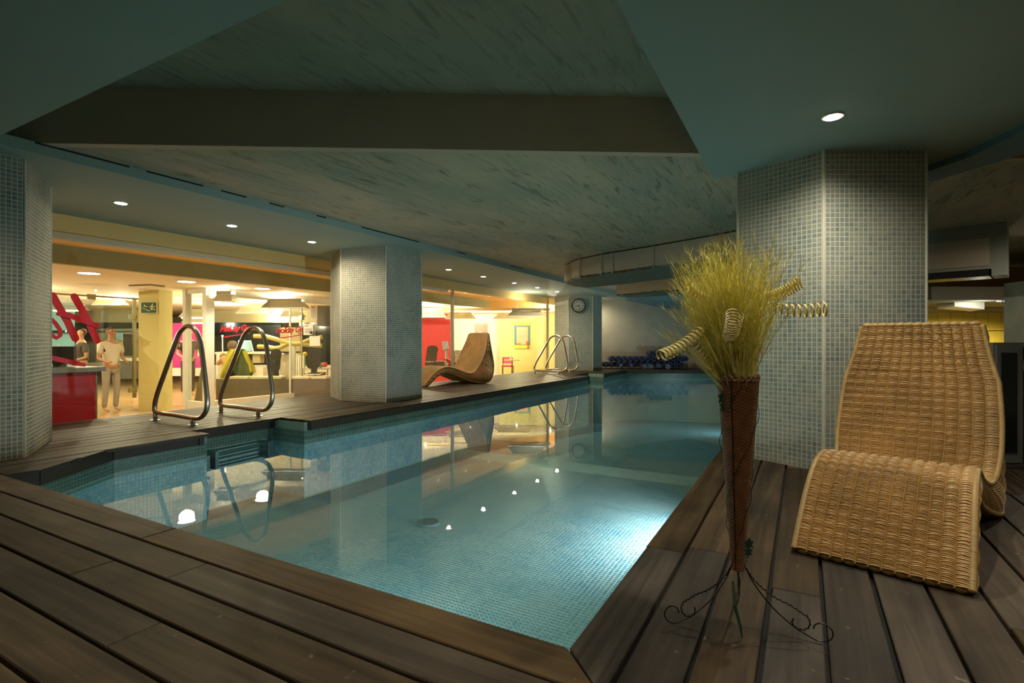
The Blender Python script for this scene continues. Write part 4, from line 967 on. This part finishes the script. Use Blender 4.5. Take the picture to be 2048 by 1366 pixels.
# partition: white frame, sill, panes, lettering
pn = struct('window_8', 'white framed glass partition of the office behind the handrails', (-12.1, 9, -.68))
Xp = -12.12; yc = 7.25; ye = 11.6
B().box((Xp - .14, yc, -.68), (Xp, ye, -.40)).build('plinth', 'white', pn); B().box((Xp - .12, yc, 2.08), (Xp, ye, 2.25)).build('head_frame', 'white', pn)
B().box((Xp - .10, yc - .06, -.68), (Xp + .04, yc + .14, 2.25)).build('corner_post', 'white', pn)
B().box((-13.0, yc - .02, -.68), (Xp, yc + .08, -.42)).build('plinth', 'white', pn); B().box((-13.0, yc - .02, 2.14), (Xp, yc + .06, 2.25)).build('head_frame', 'white', pn)
B().box((-13.05, yc - .05, -.68), (-12.93, yc + .1, 2.25)).build('end_post', 'white', pn)
B().box((-12.93, yc + .02, -.42), (Xp - .1, yc + .03, 2.14)).build('pane', 'glass2', pn)
yy = [yc + .14, PX(550, 700, Xp)[1], PX(583, 700, Xp)[1], PX(606, 700, Xp)[1], ye]
for a_, c_ in zip(yy, yy[1:]):
    B().box((Xp - .06, a_ + .006, -.40), (Xp - .05, c_ - .006, 2.08)).build('pane', 'glass2', pn)
for y_, w_, m_ in ((yy[2], .016, 'white'), (yy[3], .01, 'shade')): B().box((Xp - .08, y_ - w_, -.40), (Xp - .03, y_ + w_, 2.10)).build('mullion', m_, pn)
tag(B().box((Xp - .1, yy[3] - .05, 1.60), (Xp, yy[3] + .05, 1.72)).build('door_fitting', 'steel'), 'small metal patch fitting high on the partition glass', 'fitting')
def script(px0, px1, py, label):
    y0 = PX(px0, py, Xp)[1]; y1 = PX(px1, py, Xp)[1]; z = PX((px0 + px1) / 2, py, Xp)[2]
    cu = bpy.data.curves.new('script', 'FONT'); cu.body = 'Holiday Gym'; cu.shear = .45; cu.extrude = .002; cu.offset = .006; cu.size = .30 * U; cu.space_character = .9
    o = bpy.data.objects.new('red_lettering', cu); COL.objects.link(o)
    bpy.context.view_layer.update(); w = o.dimensions.x
    assert w > 0
    k = (y1 - y0) * U / w; o.scale = (k, k * 1.15, 1); o.rotation_euler = (PI / 2 - 0, 0, PI / 2)
    o.rotation_euler = (Matrix.Rotation(PI / 2, 3, 'Z') @ Matrix.Rotation(PI / 2, 3, 'X') @ Matrix.Rotation(math.radians(4), 3, 'Z')).to_euler()
    o.location = [(Xp - .03) * U, y0 * U, (z - .1) * U]; cu.materials.append(M_['redL']); me = bpy.data.meshes.new_from_object(o); o2 = bpy.data.objects.new('red_lettering', me); COL.objects.link(o2); o2.matrix_world = Matrix.LocRotScale(o.location, o.rotation_euler, o.scale)
    bpy.data.objects.remove(o); o = o2; tag(o, label, 'lettering', 'gym name lettering on the partition')
    ub = B(); ub.hexa([(Xp - .035, y0 + .12, z - .24), (Xp - .03, y0 + .12, z - .24), (Xp - .03, y1 - .1, z - .13), (Xp - .035, y1 - .1, z - .13), (Xp - .035, y0 + .12, z - .21), (Xp - .03, y0 + .12, z - .21), (Xp - .03, y1 - .1, z - .11), (Xp - .035, y1 - .1, z - .11)])
    u_ = ub.build('underline', 'redL'); u_.parent = o; u_.matrix_parent_inverse = Matrix.LocRotScale(o.location, o.rotation_euler, o.scale).inverted()
script(441, 508, 656, 'red script lettering above the seated person'); script(553, 614, 660, 'red script lettering nearer the middle pillar')

# office contents
DO = 17.0
st('wall_magenta', B().fbox(345, 414, 646, 745, 18.6, .1), 'pink', 'magenta wall seen through the left pane')
st('wall_low_white', B().fbox(345, 414, 736, 752, 18.4, .1), 'white', 'white low wall under the magenta one')
st('wall_beige', B().fbox(414, 690, 618, 645, 21.5, .1), 'wallpanel', 'beige bulkhead above the dark office window')
st('window_9', B().fbox(414, 562, 643, 735, 21.6, .1), 'navy', 'dark night window behind the office')
st('window_10', B().fbox(598, 690, 643, 735, 21.6, .1), 'navy', 'dark window strip right of the cream post')
st('wall_cream_pier', B().fbox(560, 600, 655, 790, 21.3, .2), 'wallpanel', 'cream pier between the dark windows')
st('wall_low_office', B().fbox(414, 690, 730, 800, 21.4, .1), 'white', 'white low wall under the office windows')
def fixture(px0, px1, py, d, label, e=60, m='shade', bright=False):
    t = thing('fluorescent_fixture', label, 'ceiling light', PD((px0 + px1) / 2, py, d), group='hanging fluorescent lights of the gym')
    l0, l1 = (px0 - 1024) / FL * d, (px1 - 1024) / FL * d; z = 1 - (py - CY) / FL * d; w = .35; i = min(.3, (l1 - l0) * .12)
    b = B().hexa([W(d, l0, z), W(d, l1, z), W(d + w, l1, z), W(d + w, l0, z), W(d + .1, l0 + i, z + .17), W(d + .1, l1 - i, z + .17), W(d + w - .1, l1 - i, z + .17), W(d + w - .1, l0 + i, z + .17)])
    b.build('shade', m, t)
    for f_ in (.25, .75): B().tube([W(d + .18, l0 + (l1 - l0) * f_, z + .15), W(d + .18, l0 + (l1 - l0) * f_, 2.25)], .008, 4).build('hanger', 'shade', t)
    b = B()
    for f_ in (.06, w - .08): b.hexa([W(d + f_, l0 + i, z + .16), W(d + f_, l1 - i, z + .16), W(d + f_ + .02, l1 - i, z + .16), W(d + f_ + .02, l0 + i, z + .16), W(d + f_, l0 + i, z + .235), W(d + f_, l1 - i, z + .235), W(d + f_ + .02, l1 - i, z + .235), W(d + f_ + .02, l0 + i, z + .235)])
    b.build('lip', m, t)
    B().tube([W(d + .17, l0 + i, z + .19), W(d + .17, l1 - i, z + .19)], .015, 8).build('tube', 'tube', t)
    light('fluorescent_glow', 'POINT', W(d + .17, (l0 + l1) / 2, z + .225), e * .16, GYM, size=.015)
    if bright: B().tube([W(d + .1, l0 + .04, z - .018), W(d + .1, l1 - .04, z - .018)], .022, 8).build('tube', 'tube', t)
    else: B().fbox(px0 + 1, px1 - 1, py - .3, py + .8, d + .03, .05).build('diffuser_edge', 'dimtube', t)
fixture(356, 410, 634, 15.2, 'glaring fluorescent light behind the left pane of the partition', 110, bright=True); fixture(362, 414, 645, 16.6, 'second glaring fluorescent light, lower behind the left pane', 110, bright=True)
fixture(425, 463, 602, 12.0, 'short grey fluorescent light near the partition corner', 150); fixture(521, 611, 615, 13.6, 'wide grey fluorescent light above the second red lettering', 220)
fixture(470, 537, 626, 16.5, 'fluorescent light behind the first red lettering', 220); fixture(182, 242, 609, 15.5, 'blurred pale fluorescent light above the standing people', 240, m='cornice')
fixture(99, 165, 620, 17.5, 'long tube light left, behind the big red letter', 160, bright=True); fixture(558, 605, 633, 19, 'small distant fluorescent light right of the lettering', 170)
fixture(827, 893, 634, 18.5, 'hanging light nearest the middle pillar in the red room', 170, m='cornice'); fixture(889, 951, 637, 19.5, 'hanging light before the bright white wall', 330, m='cornice')
fixture(1015, 1092, 631.5, 16.5, 'long grey hanging light above the yellow wall', 170, m='shade')
fixture(985, 1070, 637, 21.0, 'slim hanging light further back, close before the yellow wall', 200, m='cornice')
# low equipment plinth
gb = thing('low_grey_bench', 'long low grey equipment base behind the partition glass', 'bench', PD(540, 790, 14.6))
B().fbox(432, 700, 758, 812, 14.3, .4).build('base_panel', 'gbench', gb)
for (a_, c_) in ((455, 495), (500, 562), (583, 618), (622, 652)): B().fbox(a_, c_, 753.5, 757.5, 14.3, .4).build('top_strip', 'cream', gb)
pa = thing('purple_side_panel', 'dark slanted grey panel behind the left partition pane', 'panel', PD(400, 800, 14.2))
B().hexa([PD(386, 812, 14.2), PD(414, 812, 14.2), PD(414, 812, 14.5), PD(386, 812, 14.5), PD(404, 728, 14.2), PD(414, 728, 14.2), PD(414, 728, 14.5), PD(404, 728, 14.5)]).build('panel_board', 'gbench', pa)
def office_chair(px0, px1, py0, py1, d, label, m='blackplastic', base=True):
    t = thing('gym_seat', label, 'seat', PD((px0 + px1) / 2, 757, d)); cx = (px0 + px1) / 2
    b = B(); w = (px1 - px0) / 2; N = 18; rim = []
    for k in range(N):
        a = 2 * PI * k / N; ex = abs(math.cos(a)) ** .6 * (1 if math.cos(a) > 0 else -1); ey = abs(math.sin(a)) ** .6 * (1 if math.sin(a) > 0 else -1)
        rim.append((cx + ex * w + (2 if ey > 0 else -1), (py0 + py1) / 2 - ey * (py1 - py0) / 2))
    vs = [PD(x, y, d) for x, y in rim] + [PD(x, y, d + .12) for x, y in rim]
    b.add(vs, [tuple(range(N)), tuple(range(N, 2 * N))[::-1]] + [(i, (i + 1) % N, N + (i + 1) % N, N + i) for i in range(N)]); b.build('backrest', m, t)
    if base:
        B().fbox(cx - 5, cx + 5, py1 - 2, 757, d + .02, .1).build('back_support', m, t)
        b = B(); b.tube([PD(cx - w * 1.3, py1 + 8, d - .25), PD(cx - w * .8, py1 + 11, d - .3), PD(cx + w * .8, py1 + 11, d - .3), PD(cx + w * 1.3, py1 + 7, d - .25)], .022, 6); b.build('hand_grip', 'chrome', t)
        B().fbox(cx - w * .8, cx + w * .8, py1 + 8, py1 + 14, d - .15, .5).build('seat_pad', m, t)
office_chair(538, 562, 698, 745, 14.9, 'black exercise seat right of the seated person'); office_chair(612, 642, 696, 738, 14.9, 'black exercise seat beside the middle pillar')
office_chair(851, 875, 691, 726, 16.8, 'grey moulded exercise seat before the red wall', 'greypad')
# yellow machine arms
ym = thing('exercise_machine', 'exercise machine with crossing pale yellow arms behind the lettering', 'exercise machine', PD(585, 757, 15.6))
def zz(x, y): return (350 + x / 5.255, 560 + y / 5.255)
for pts in ([(830, 590), (950, 592), (1070, 625), (1190, 665)], [(1190, 665), (1260, 672), (1330, 668)], [(1330, 664), (1430, 622), (1545, 600)], [(1330, 672), (1430, 685), (1540, 690)], [(870, 700), (960, 702), (1040, 718), (1100, 712), (1190, 668)]):
    B().tube([PD(*zz(*p), 15.6) for p in pts], .065, 8).build('arm', 'ymetal', ym)
B().fbox(583, 590, 688, 800, 15.6, .08).build('mast', 'white', ym)
rd = thing('radiator', 'white ribbed radiator between the two black seats', 'radiator', PD(590, 745, 18))
for k in range(6): B().fbox(582 + k * 4.4, 585.2 + k * 4.4, 710, 752, 18, .12).build('rib', 'white', rd)
B().fbox(581, 608, 713, 715, 18.02, .08).build('header_pipe', 'white', rd)
lg = thing('white_stand', 'white slanted machine stand left of the radiator', 'stand', PD(568, 752, 16))
B().hexa([PD(560, 752, 16), PD(568, 752, 16), PD(568, 752, 16.1), PD(560, 752, 16.1), PD(568, 705, 16), PD(575, 705, 16), PD(575, 705, 16.1), PD(568, 705, 16.1)]).build('leg', 'white', lg)
B().hexa([PD(577, 752, 16), PD(583, 752, 16), PD(583, 752, 16.1), PD(577, 752, 16.1), PD(573, 705, 16), PD(578, 705, 16), PD(578, 705, 16.1), PD(573, 705, 16.1)]).build('leg', 'white', lg)
B().fbox(562, 598, 703, 706, 15.9, .3).build('shelf', 'blackplastic', lg)
ds = thing('office_desk', 'white desk with screens before the seated person', 'desk', PD(500, 760, 17.5))
B().fbox(430, 570, 704, 708, 17.4, .8).build('desk_top', 'white', ds); B().fbox(432, 436, 708, 760, 17.5, .6).build('leg', 'white', ds); B().fbox(514, 526, 735, 760, 17.5, .3).build('leg', 'white', ds); B().fbox(505, 520, 709, 726, 17.5, .3).build('drawer', 'wallpanel', ds)
m1 = thing('tilted_screen', 'tilted grey screen on the office desk beside the head', 'screen', PD(490, 704, 17.6)); B().hexa([PD(481, 704, 17.5), PD(508, 704, 17.5), PD(508, 704, 17.6), PD(481, 704, 17.6), PD(476, 681, 17.8), PD(502, 681, 17.8), PD(502, 681, 17.9), PD(476, 681, 17.9)]).build('casing', 'white', m1); B().hexa([PD(484, 702, 17.46), PD(505, 702, 17.46), PD(505, 702, 17.5), PD(484, 702, 17.5), PD(479, 683, 17.76), PD(500, 683, 17.76), PD(500, 683, 17.8), PD(479, 683, 17.8)]).build('display', 'posterb', m1)
hl = thing('red_lamp', 'small glowing red lamp left of the seated person', 'lamp', PD(445, 690, 18.5)); B().ball(PD(445, 672, 18.5), .035).build('bulb', mat('red_glow', (1, .2, .15), emit=(1, .25, .15), es=12), hl); B().tube([PD(445, 674, 18.5), (*PD(446, 704, 18.5)[:2], -.68)], .02, 6).build('stem', 'white', hl)
for i, (a_, c_, e_, f_, d_, lab) in enumerate(((620.7, 633.8, 611, 641.5, 13.6, 'tall white notice sheet high beside the middle pillar'), (607, 626, 648, 670, 13.6, 'white notice sheet with a small dark logo, below the tall one'), (619, 640, 672, 692, 13.6, 'lowest white notice sheet, behind the yellow arm'))):
    t = thing('notice_sheet', lab, 'notice', PD((a_ + c_) / 2, f_, d_)); B().fbox(a_, c_, e_, f_, d_, .01).build('sheet', 'paper', t); B().tube([PD((a_ + c_) / 2, e_, d_ + .02), (*PD((a_ + c_) / 2, e_, d_ + .02)[:2], 2.25)], .004, 4).build('hanging_thread', 'white', t)
    if i < 2:
        B().fbox(a_ + 2, a_ + 9, e_ + 3, e_ + 4.6, d_ - .008, .006).build('red_heading', 'redL', t)
        b = B()
        for k in range(6): b.fbox(a_ + 2, c_ - 2.5, e_ + 9 + k * (f_ - e_ - 12) / 6, e_ + 9.6 + k * (f_ - e_ - 12) / 6, d_ - .008, .006)
        b.build('text_lines', 'ink', t)
    if i == 1: B().ball(PD(622, 665, 13.58), .04, 8, 6).build('logo_dot', 'blackplastic', t)
tag(B().fbox(634.5, 660, 611, 652, 14.0, .3).build('wall_cabinet', 'locker'), 'grey hanging box beside the tall notice sheet', 'cabinet')
sh = thing('side_shelf', 'low pale shelf behind the right black seat, holding round balls', 'shelf', (*PD(628, 757, 16.4)[:2], -.68))
B().fbox(603, 658, 736, 739, 16.3, .4).build('shelf_board', 'white', sh)
for x_ in (605, 655): B().tube([PD(x_, 738, 16.5), (*PD(x_, 738, 16.5)[:2], -.68)], .025, 6).build('leg', 'white', sh)
fb = thing('yellow_flower', 'yellow round flower head on a stalk left of the right black seat', 'flower', PD(610, 736, 16.5)); B().ball(PD(610, 708, 16.5), .07).build('flower_head', 'ball', fb); B().tube([PD(610, 708, 16.5), PD(610, 736, 16.5)], .015, 6).build('stalk', 'balloon', fb)
tag(B().ball(PD(649, 729.5, 16.5), .10, sq=(1, 1, .8)).build('red_ball', 'redwall'), 'red round ball beside the middle pillar', 'ball')
tag(B().ball(PD(641, 730.6, 16.5), .08, sq=(1, 1, 1.1)).build('green_bag', 'balloon'), 'small green bag left of the red ball', 'bag')
plp = thing('potted_plant', 'small dark leafy plant before the radiator', 'plant', PD(587, 752, 15.8)); b = B()
for k in range(26): b.ball(PD(586 + random.uniform(-5, 5), 735 + random.uniform(-9, 9), 15.8), .04, 6, 4, (1, .5, 1.2))
b.build('foliage', 'leaf', plp); B().lathe(PD(587, 758, 15.8), [(.05, 0), (.08, .16)], 10).build('pot', 'blackplastic', plp)

# people
def chain(name, m, par, segs, sub=2):
    """segs: list of polylines of (point, radius); shared points join; skinned into one surface"""
    vs, es_, rs_ = [], [], []; idx = {}
    def key(p): return tuple(round(c, 4) for c in p)
    o = Vector(par['_o'])
    for s in segs:
        last = None
        for p, r in s:
            k = key(p)
            if k not in idx: idx[k] = len(vs); vs.append(tuple((Vector(p) - o) * U)); rs_.append(r * U)
            if last is not None and last != idx[k]: es_.append((last, idx[k]))
            last = idx[k]
    me = bpy.data.meshes.new(name); me.from_pydata(vs, es_, []); ob = bpy.data.objects.new(name, me); COL.objects.link(ob); ob.parent = par; ob['_o'] = list(o)
    me.materials.append(M_[m]); md = ob.modifiers.new('Skin', 'SKIN'); md.use_smooth_shade = True
    for i, sv in enumerate(me.skin_vertices[0].data): sv.radius = (rs_[i], rs_[i]); sv.use_root = i == 0
    s_ = ob.modifiers.new('Sub', 'SUBSURF'); s_.levels = sub; s_.render_levels = sub
    return ob
def standing(px, foot_py, head_py, d, label, top, legs_, turn=0, hair='hair', armbend=True):
    base = W(d, (px - 1024) / FL * d, -.68); H = (foot_py - head_py) / FL * d
    t = thing('person', label, 'person', base)
    s = H / 1.75; ca, sa = math.cos(turn), math.sin(turn)
    def q(l, f, z):        # l: person's lateral (along camera right), f: forward
        a = l * ca - f * sa; c = l * sa + f * ca; return W(d + c * s, (px - 1024) / FL * d + a * s, -.68 + z * s)
    chain('body', 'skin', t, [[(q(0, 0, .95), .13), (q(0, 0, 1.15), .12), (q(0, 0, 1.38), .13), (q(0, 0, 1.47), .055), (q(0, -.01, 1.54), .06), (q(0, -.02, 1.62), .085), (q(0, -.01, 1.70), .06)],
                              [(q(0, 0, .95), .13), (q(.09, 0, .88), .085), (q(.10, -.02, .48), .055), (q(.10, .02, .08), .038), (q(.10, -.13, .035), .03)],
                              [(q(0, 0, .95), .13), (q(-.09, 0, .88), .085), (q(-.11, -.02, .48), .055), (q(-.11, .03, .08), .038), (q(-.11, -.12, .035), .03)],
                              [(q(0, 0, 1.38), .13), (q(.18, 0, 1.38), .055), (q(.23, .02, 1.10), .04), (q(.18, -.20, 1.02), .03), (q(.15, -.28, 1.03), .035)],
                              [(q(0, 0, 1.38), .13), (q(-.18, 0, 1.38), .055), (q(-.23, .02, 1.10), .04), (q(-.18, -.20, 1.02), .03), (q(-.15, -.28, 1.03), .035)]])
    chain('shirt', top, t, [[(q(0, 0, .90), .165), (q(0, 0, 1.15), .16), (q(0, 0, 1.37), .165), (q(0, 0, 1.44), .08)], [(q(0, 0, 1.37), .165), (q(.18, 0, 1.38), .068), (q(.22, .01, 1.18), .058)], [(q(0, 0, 1.37), .165), (q(-.18, 0, 1.38), .068), (q(-.22, .01, 1.18), .058)]])
    chain('trousers', legs_, t, [[(q(0, 0, .97), .145), (q(.09, 0, .86), .10), (q(.10, -.02, .48), .07), (q(.10, .02, .10), .058)], [(q(0, 0, .97), .145), (q(-.09, 0, .86), .10), (q(-.11, -.02, .48), .07), (q(-.11, .03, .10), .058)]])
    for nm, m_, pt, r_, sq in (('eye', 'blackplastic', q(.032, -.10, 1.645), .011, (1, 1, 1)), ('eye', 'blackplastic', q(-.032, -.10, 1.645), .011, (1, 1, 1)), ('nose', 'skin', q(0, -.108, 1.62), .016, (1, 1, 1.5)), ('mouth', 'posterr', q(0, -.10, 1.578), .018, (1, 1, .4)), ('ear', 'skin', q(.088, -.01, 1.63), .02, (1, 1, 1.5)), ('ear', 'skin', q(-.088, -.01, 1.63), .02, (1, 1, 1.5))):
        B().ball(pt, r_ * s, 8, 6, sq).build(nm, m_, t, smooth=True)
    chain('hair', hair, t, [[(q(0, .04, 1.56), .06), (q(0, .03, 1.66), .09), (q(0, 0, 1.72), .07)]])
    return t
standing(222, 824, 652, 12.5, 'person standing at the glass door in pale top and trousers', 'cloth_w', 'jeans', 1.2)
standing(163, 815, 655, 13.4, 'person in dark clothes standing behind the red letters', 'cloth_d', 'cloth_d', -.6)
standing(376, 790, 655, 16.2, 'blurred person in dark clothes behind the left partition pane', 'cloth_d', 'cloth_d', .8)
# seated person seen from behind
sd_ = 15.3; bs = PD(465, 800, sd_)
sp = thing('person', 'person with brown hair seated at the desk seen from behind, rust top', 'person', (bs[0], bs[1], -.3))
def q2(px, py, f=0): return PD(px, py, sd_ + f)
chain('body', 'skin', sp, [[(q2(464, 768), .22), (q2(463, 745), .20), (q2(462, 722), .19), (q2(463, 711), .085), (q2(464, 704, .03), .09), (q2(465, 694, .05), .135), (q2(465, 686, .05), .10)],
                           [(q2(462, 722), .19), (q2(447, 717), .09), (q2(436, 728, .2), .065), (q2(436, 710, .75), .05), (q2(447, 706, 1.2), .045)],
                           [(q2(462, 722), .19), (q2(479, 717), .09), (q2(489, 728, .2), .065), (q2(484, 710, .9), .045)],
                           [(q2(464, 768), .22), (q2(456, 770, .6), .12), (q2(455, 798, .75), .07)], [(q2(464, 768), .22), (q2(472, 770, .6), .12), (q2(473, 798, .75), .07)]])
chain('top', 'cloth_o', sp, [[(q2(464, 768), .235), (q2(463, 745), .215), (q2(462, 724), .20)], [(q2(462, 724), .20), (q2(450, 718), .10)], [(q2(462, 724), .20), (q2(476, 718), .10)]])
chain('hair', 'hair', sp, [[(q2(464, 706, -.02), .08), (q2(464.5, 697, -.04), .15), (q2(465, 687, .0), .145), (q2(465, 683, .04), .09)]])
ch = thing('office_chair', 'dark office chair of the seated person, under the jacket', 'chair', (*PD(473, 790, 14.9)[:2], -.3))
B().fbox(452, 494, 716, 757, 15.0, .08).build('backrest', 'blackplastic', ch); B().fbox(450, 496, 757, 764, 14.95, .7).build('seat', 'blackplastic', ch); B().fbox(470, 475, 764, 800, 15.2, .08).build('pedestal', 'blackplastic', ch)
jk = thing('yellow_jacket', 'yellow jacket with dark green lining hung over the office chair', 'jacket', PD(474, 769, 14.9))
def cloth(pts, m, d0, nm, fold=.05):
    n = 9; vs = []; fs = []
    rows_ = pts
    for r, (xa, xb_, y) in enumerate(rows_):
        for k in range(n): u = k / (n - 1); vs.append(PD(xa + (xb_ - xa) * u, y + 1.5 * math.sin(u * 7 + r), d0 + fold * math.sin(u * 9 + r * .8)))
    R_ = len(rows_); N = len(vs)
    vs += [tuple(Vector(a) + Vector((FW[0], FW[1], 0)) * .04) for a in vs]
    for r in range(R_ - 1):
        for k in range(n - 1):
            a = r * n + k; fs.append((a, a + 1, a + n + 1, a + n)); fs.append((N + a, N + a + n, N + a + n + 1, N + a + 1))
    B().add(vs, fs).build(nm, m, jk, smooth=True)
cloth([(460, 482, 697), (452, 478, 708), (448, 472, 722), (444, 466, 738), (440, 458, 752), (438, 448, 766)], 'jacket', 14.78, 'sleeve')
cloth([(470, 490, 699), (466, 497, 712), (464, 504, 728), (468, 509, 744), (474, 500, 756), (480, 492, 766)], 'green', 14.86, 'back_panel')
cloth([(484, 492, 702), (490, 499, 716), (497, 507, 730), (500, 510, 745)], 'jacket', 14.76, 'hem')

# ---- second bay: red room, white wall with doorway, yellow wall with poster
st('wall_red', B().fbox(800, 903, 628, 800, 20.0, .1), 'redwall', 'red wall left of the bright wall')
st('wall_bright', B().fbox(903, 1000, 622, 800, 24, .1), 'white2', 'bright white wall behind the far lounger')
st('wall_yellow', B().fbox(999, 1180, 625, 800, 23.6, .1), 'lime', 'yellow-green wall with the timetable poster')
w2 = struct('window_11', 'pale framed glazed partition before the yellow wall', PD(990, 745, 18.8))
B().fbox(901, 908, 619, 800, 18.8, .1).build('mullion', 'white', w2); B().fbox(826, 1100, 616, 621, 18.8, .1).build('head_frame', 'yellow', w2)
B().fbox(908, 1100, 621, 800, 18.84, .01).build('pane', 'glass2', w2)
dw = struct('door_3', 'grey framed doorway with a small white emblem, above the far lounger', PD(962, 745, 23.9))
B().fbox(949, 974.5, 647, 790, 23.9, .08).build('door_frame', 'shade', dw); B().fbox(951.5, 972, 650, 790, 23.86, .04).build('door_leaf', 'pinkpl' if False else mat('mauve_door', (.36, .16, .15), .4), dw)
b = B()
for (x0_, y0_, x1_, y1_) in ((957, 664, 964, 665), (957, 664, 958, 671), (963, 664, 964, 671), (957, 670, 964, 671)): b.fbox(x0_, x1_, y0_, y1_, 23.83, .02)
b.build('emblem', 'paper', dw)
ps_ = thing('timetable_poster', 'poster with a peach timetable grid in a blue frame, lime ends', 'poster', PD(1044, 697, 23.55)); D = 23.55
B().fbox(1028.8, 1059.5, 644, 697, D, .02).build('lime_sheet', 'posterl', ps_); B().fbox(1028.8, 1059.5, 651, 690, D - .01, .01).build('blue_border', 'posterb', ps_); B().fbox(1033, 1056, 654, 689, D - .02, .01).build('timetable', 'posterp', ps_)
b = B()
for k in range(7): b.fbox(1034 + k * 3.4, 1034.25 + k * 3.4, 655, 682, D - .025, .006)
for y in (663.5, 671): b.fbox(1033, 1056, y, y + .8, D - .025, .006)
b.build('grid_lines', 'ink', ps_); B().fbox(1032, 1042, 686.5, 688.5, D - .03, .01).build('red_caption', 'posterr', ps_)
b = B(); b.ball(PD(1054.5, 686, D - .04), .07, 8, 6, (.8, .8, 1.4)); b.ball(PD(1056, 693.5, D - .04), .06, 8, 6, (.8, .8, 1.2)); b.build('red_portrait_print', 'posterr', ps_)
pc = thing('pink_chair', 'pink plastic chair at the round table by the yellow wall', 'chair', PD(1016, 752, 22))
B().fbox(1004.5, 1025, 714, 727, 22.4, .05).build('backrest', 'pinkpl', pc); B().fbox(1003, 1028, 731, 734, 21.9, .5).build('seat', 'pinkpl', pc)
for x_, d_ in ((1004.5, 22), (1027, 22), (1006, 22.4), (1025, 22.4)): B().tube([PD(x_, 716 if d_ > 22.2 else 733, d_), (*PD(x_, 733, d_)[:2], -.68)], .018, 6).build('leg', 'chrome', pc)
tb = thing('round_table', 'small round cafe table with a thin pedestal before the yellow wall', 'table', (*PD(1024, 752, 21.6)[:2], -.68))
c_ = PD(1024, 719.6, 21.6); B().lathe((c_[0], c_[1], c_[2] - .03), [(.34, 0), (.35, .015), (.34, .03)], 28).build('table_top', 'shade', tb); B().tube([(c_[0], c_[1], -.66), (c_[0], c_[1], c_[2] - .02)], .03, 10).build('pedestal', 'chrome', tb); B().lathe((c_[0], c_[1], -.68), [(.22, 0), (.2, .02), (.03, .04)], 20).build('base', 'chrome', tb)
bt = PD(1021.5, 719.6, 21.6); tag(B().lathe((bt[0], bt[1], c_[2]), [(.035, 0), (.038, .02), (.038, .15), (.016, .2), (.016, .235)], 12).build('water_bottle', mat('bottle_clear', (.7, .75, .72), .1)), 'clear water bottle on the round cafe table', 'bottle')
bk = thing('exercise_bike', 'white exercise bike with a red flywheel cover before the red wall', 'exercise bike', (*PD(893, 752, 17.5)[:2], -.68))
wc = Vector(PD(894, 728, 17.5)); B().tube([wc - fw * .06, wc + fw * .06], .17, 24).build('flywheel_cover', 'redwall', bk); B().tube([wc - fw * .07, wc - fw * .08], .06, 16).build('flywheel_hub', 'white', bk)
B().tube([PD(899, 745, 17.5), PD(893, 712, 17.5), PD(893, 698, 17.5)], .05, 8).build('upright', 'white', bk); B().tube([PD(880, 748, 17.5), PD(907, 748, 17.5)], .04, 8).build('base', 'white', bk)
B().hexa([PD(885, 700, 17.4), PD(899, 697, 17.4), PD(899, 697, 17.5), PD(885, 700, 17.5), PD(884, 683, 17.6), PD(895, 682, 17.6), PD(895, 682, 17.7), PD(884, 683, 17.7)]).build('console', 'greypad', bk)
bx_ = thing('step_box', 'dark grey step box before the grey exercise seat', 'box', PD(868, 745, 16.2)); B().fbox(850, 868, 724, 745, 15.7, .5).build('left_block', 'greypad', bx_); B().fbox(868, 889, 723, 745, 15.75, .5).build('right_block', 'gbench', bx_)
wch = thing('wicker_armchair', 'dark wicker armchair back peeking left of the far lounger', 'chair', PD(914, 745, 15.5))
b = B()
for k in range(9): b.tube([PD(906, 702 + k * 3, 15.5), PD(914, 701 + k * 3, 15.45), PD(922, 702 + k * 3, 15.5)], .012, 5)
for k in range(7): b.tube([PD(906 + k * 2.7, 701, 15.5), PD(907 + k * 2.5, 745, 15.5)], .012, 5)
b.build('woven_back', 'basket', wch); B().fbox(906, 925, 726, 732, 15.5, .5).build('seat', 'basket', wch)
for x_ in (908, 923): B().tube([PD(x_, 732, 15.6), (*PD(x_, 732, 15.6)[:2], -.68)], .02, 6).build('leg', 'basket', wch)
# keep helper property out of the finished objects
for o in bpy.data.objects:
    if '_o' in o: del o['_o']
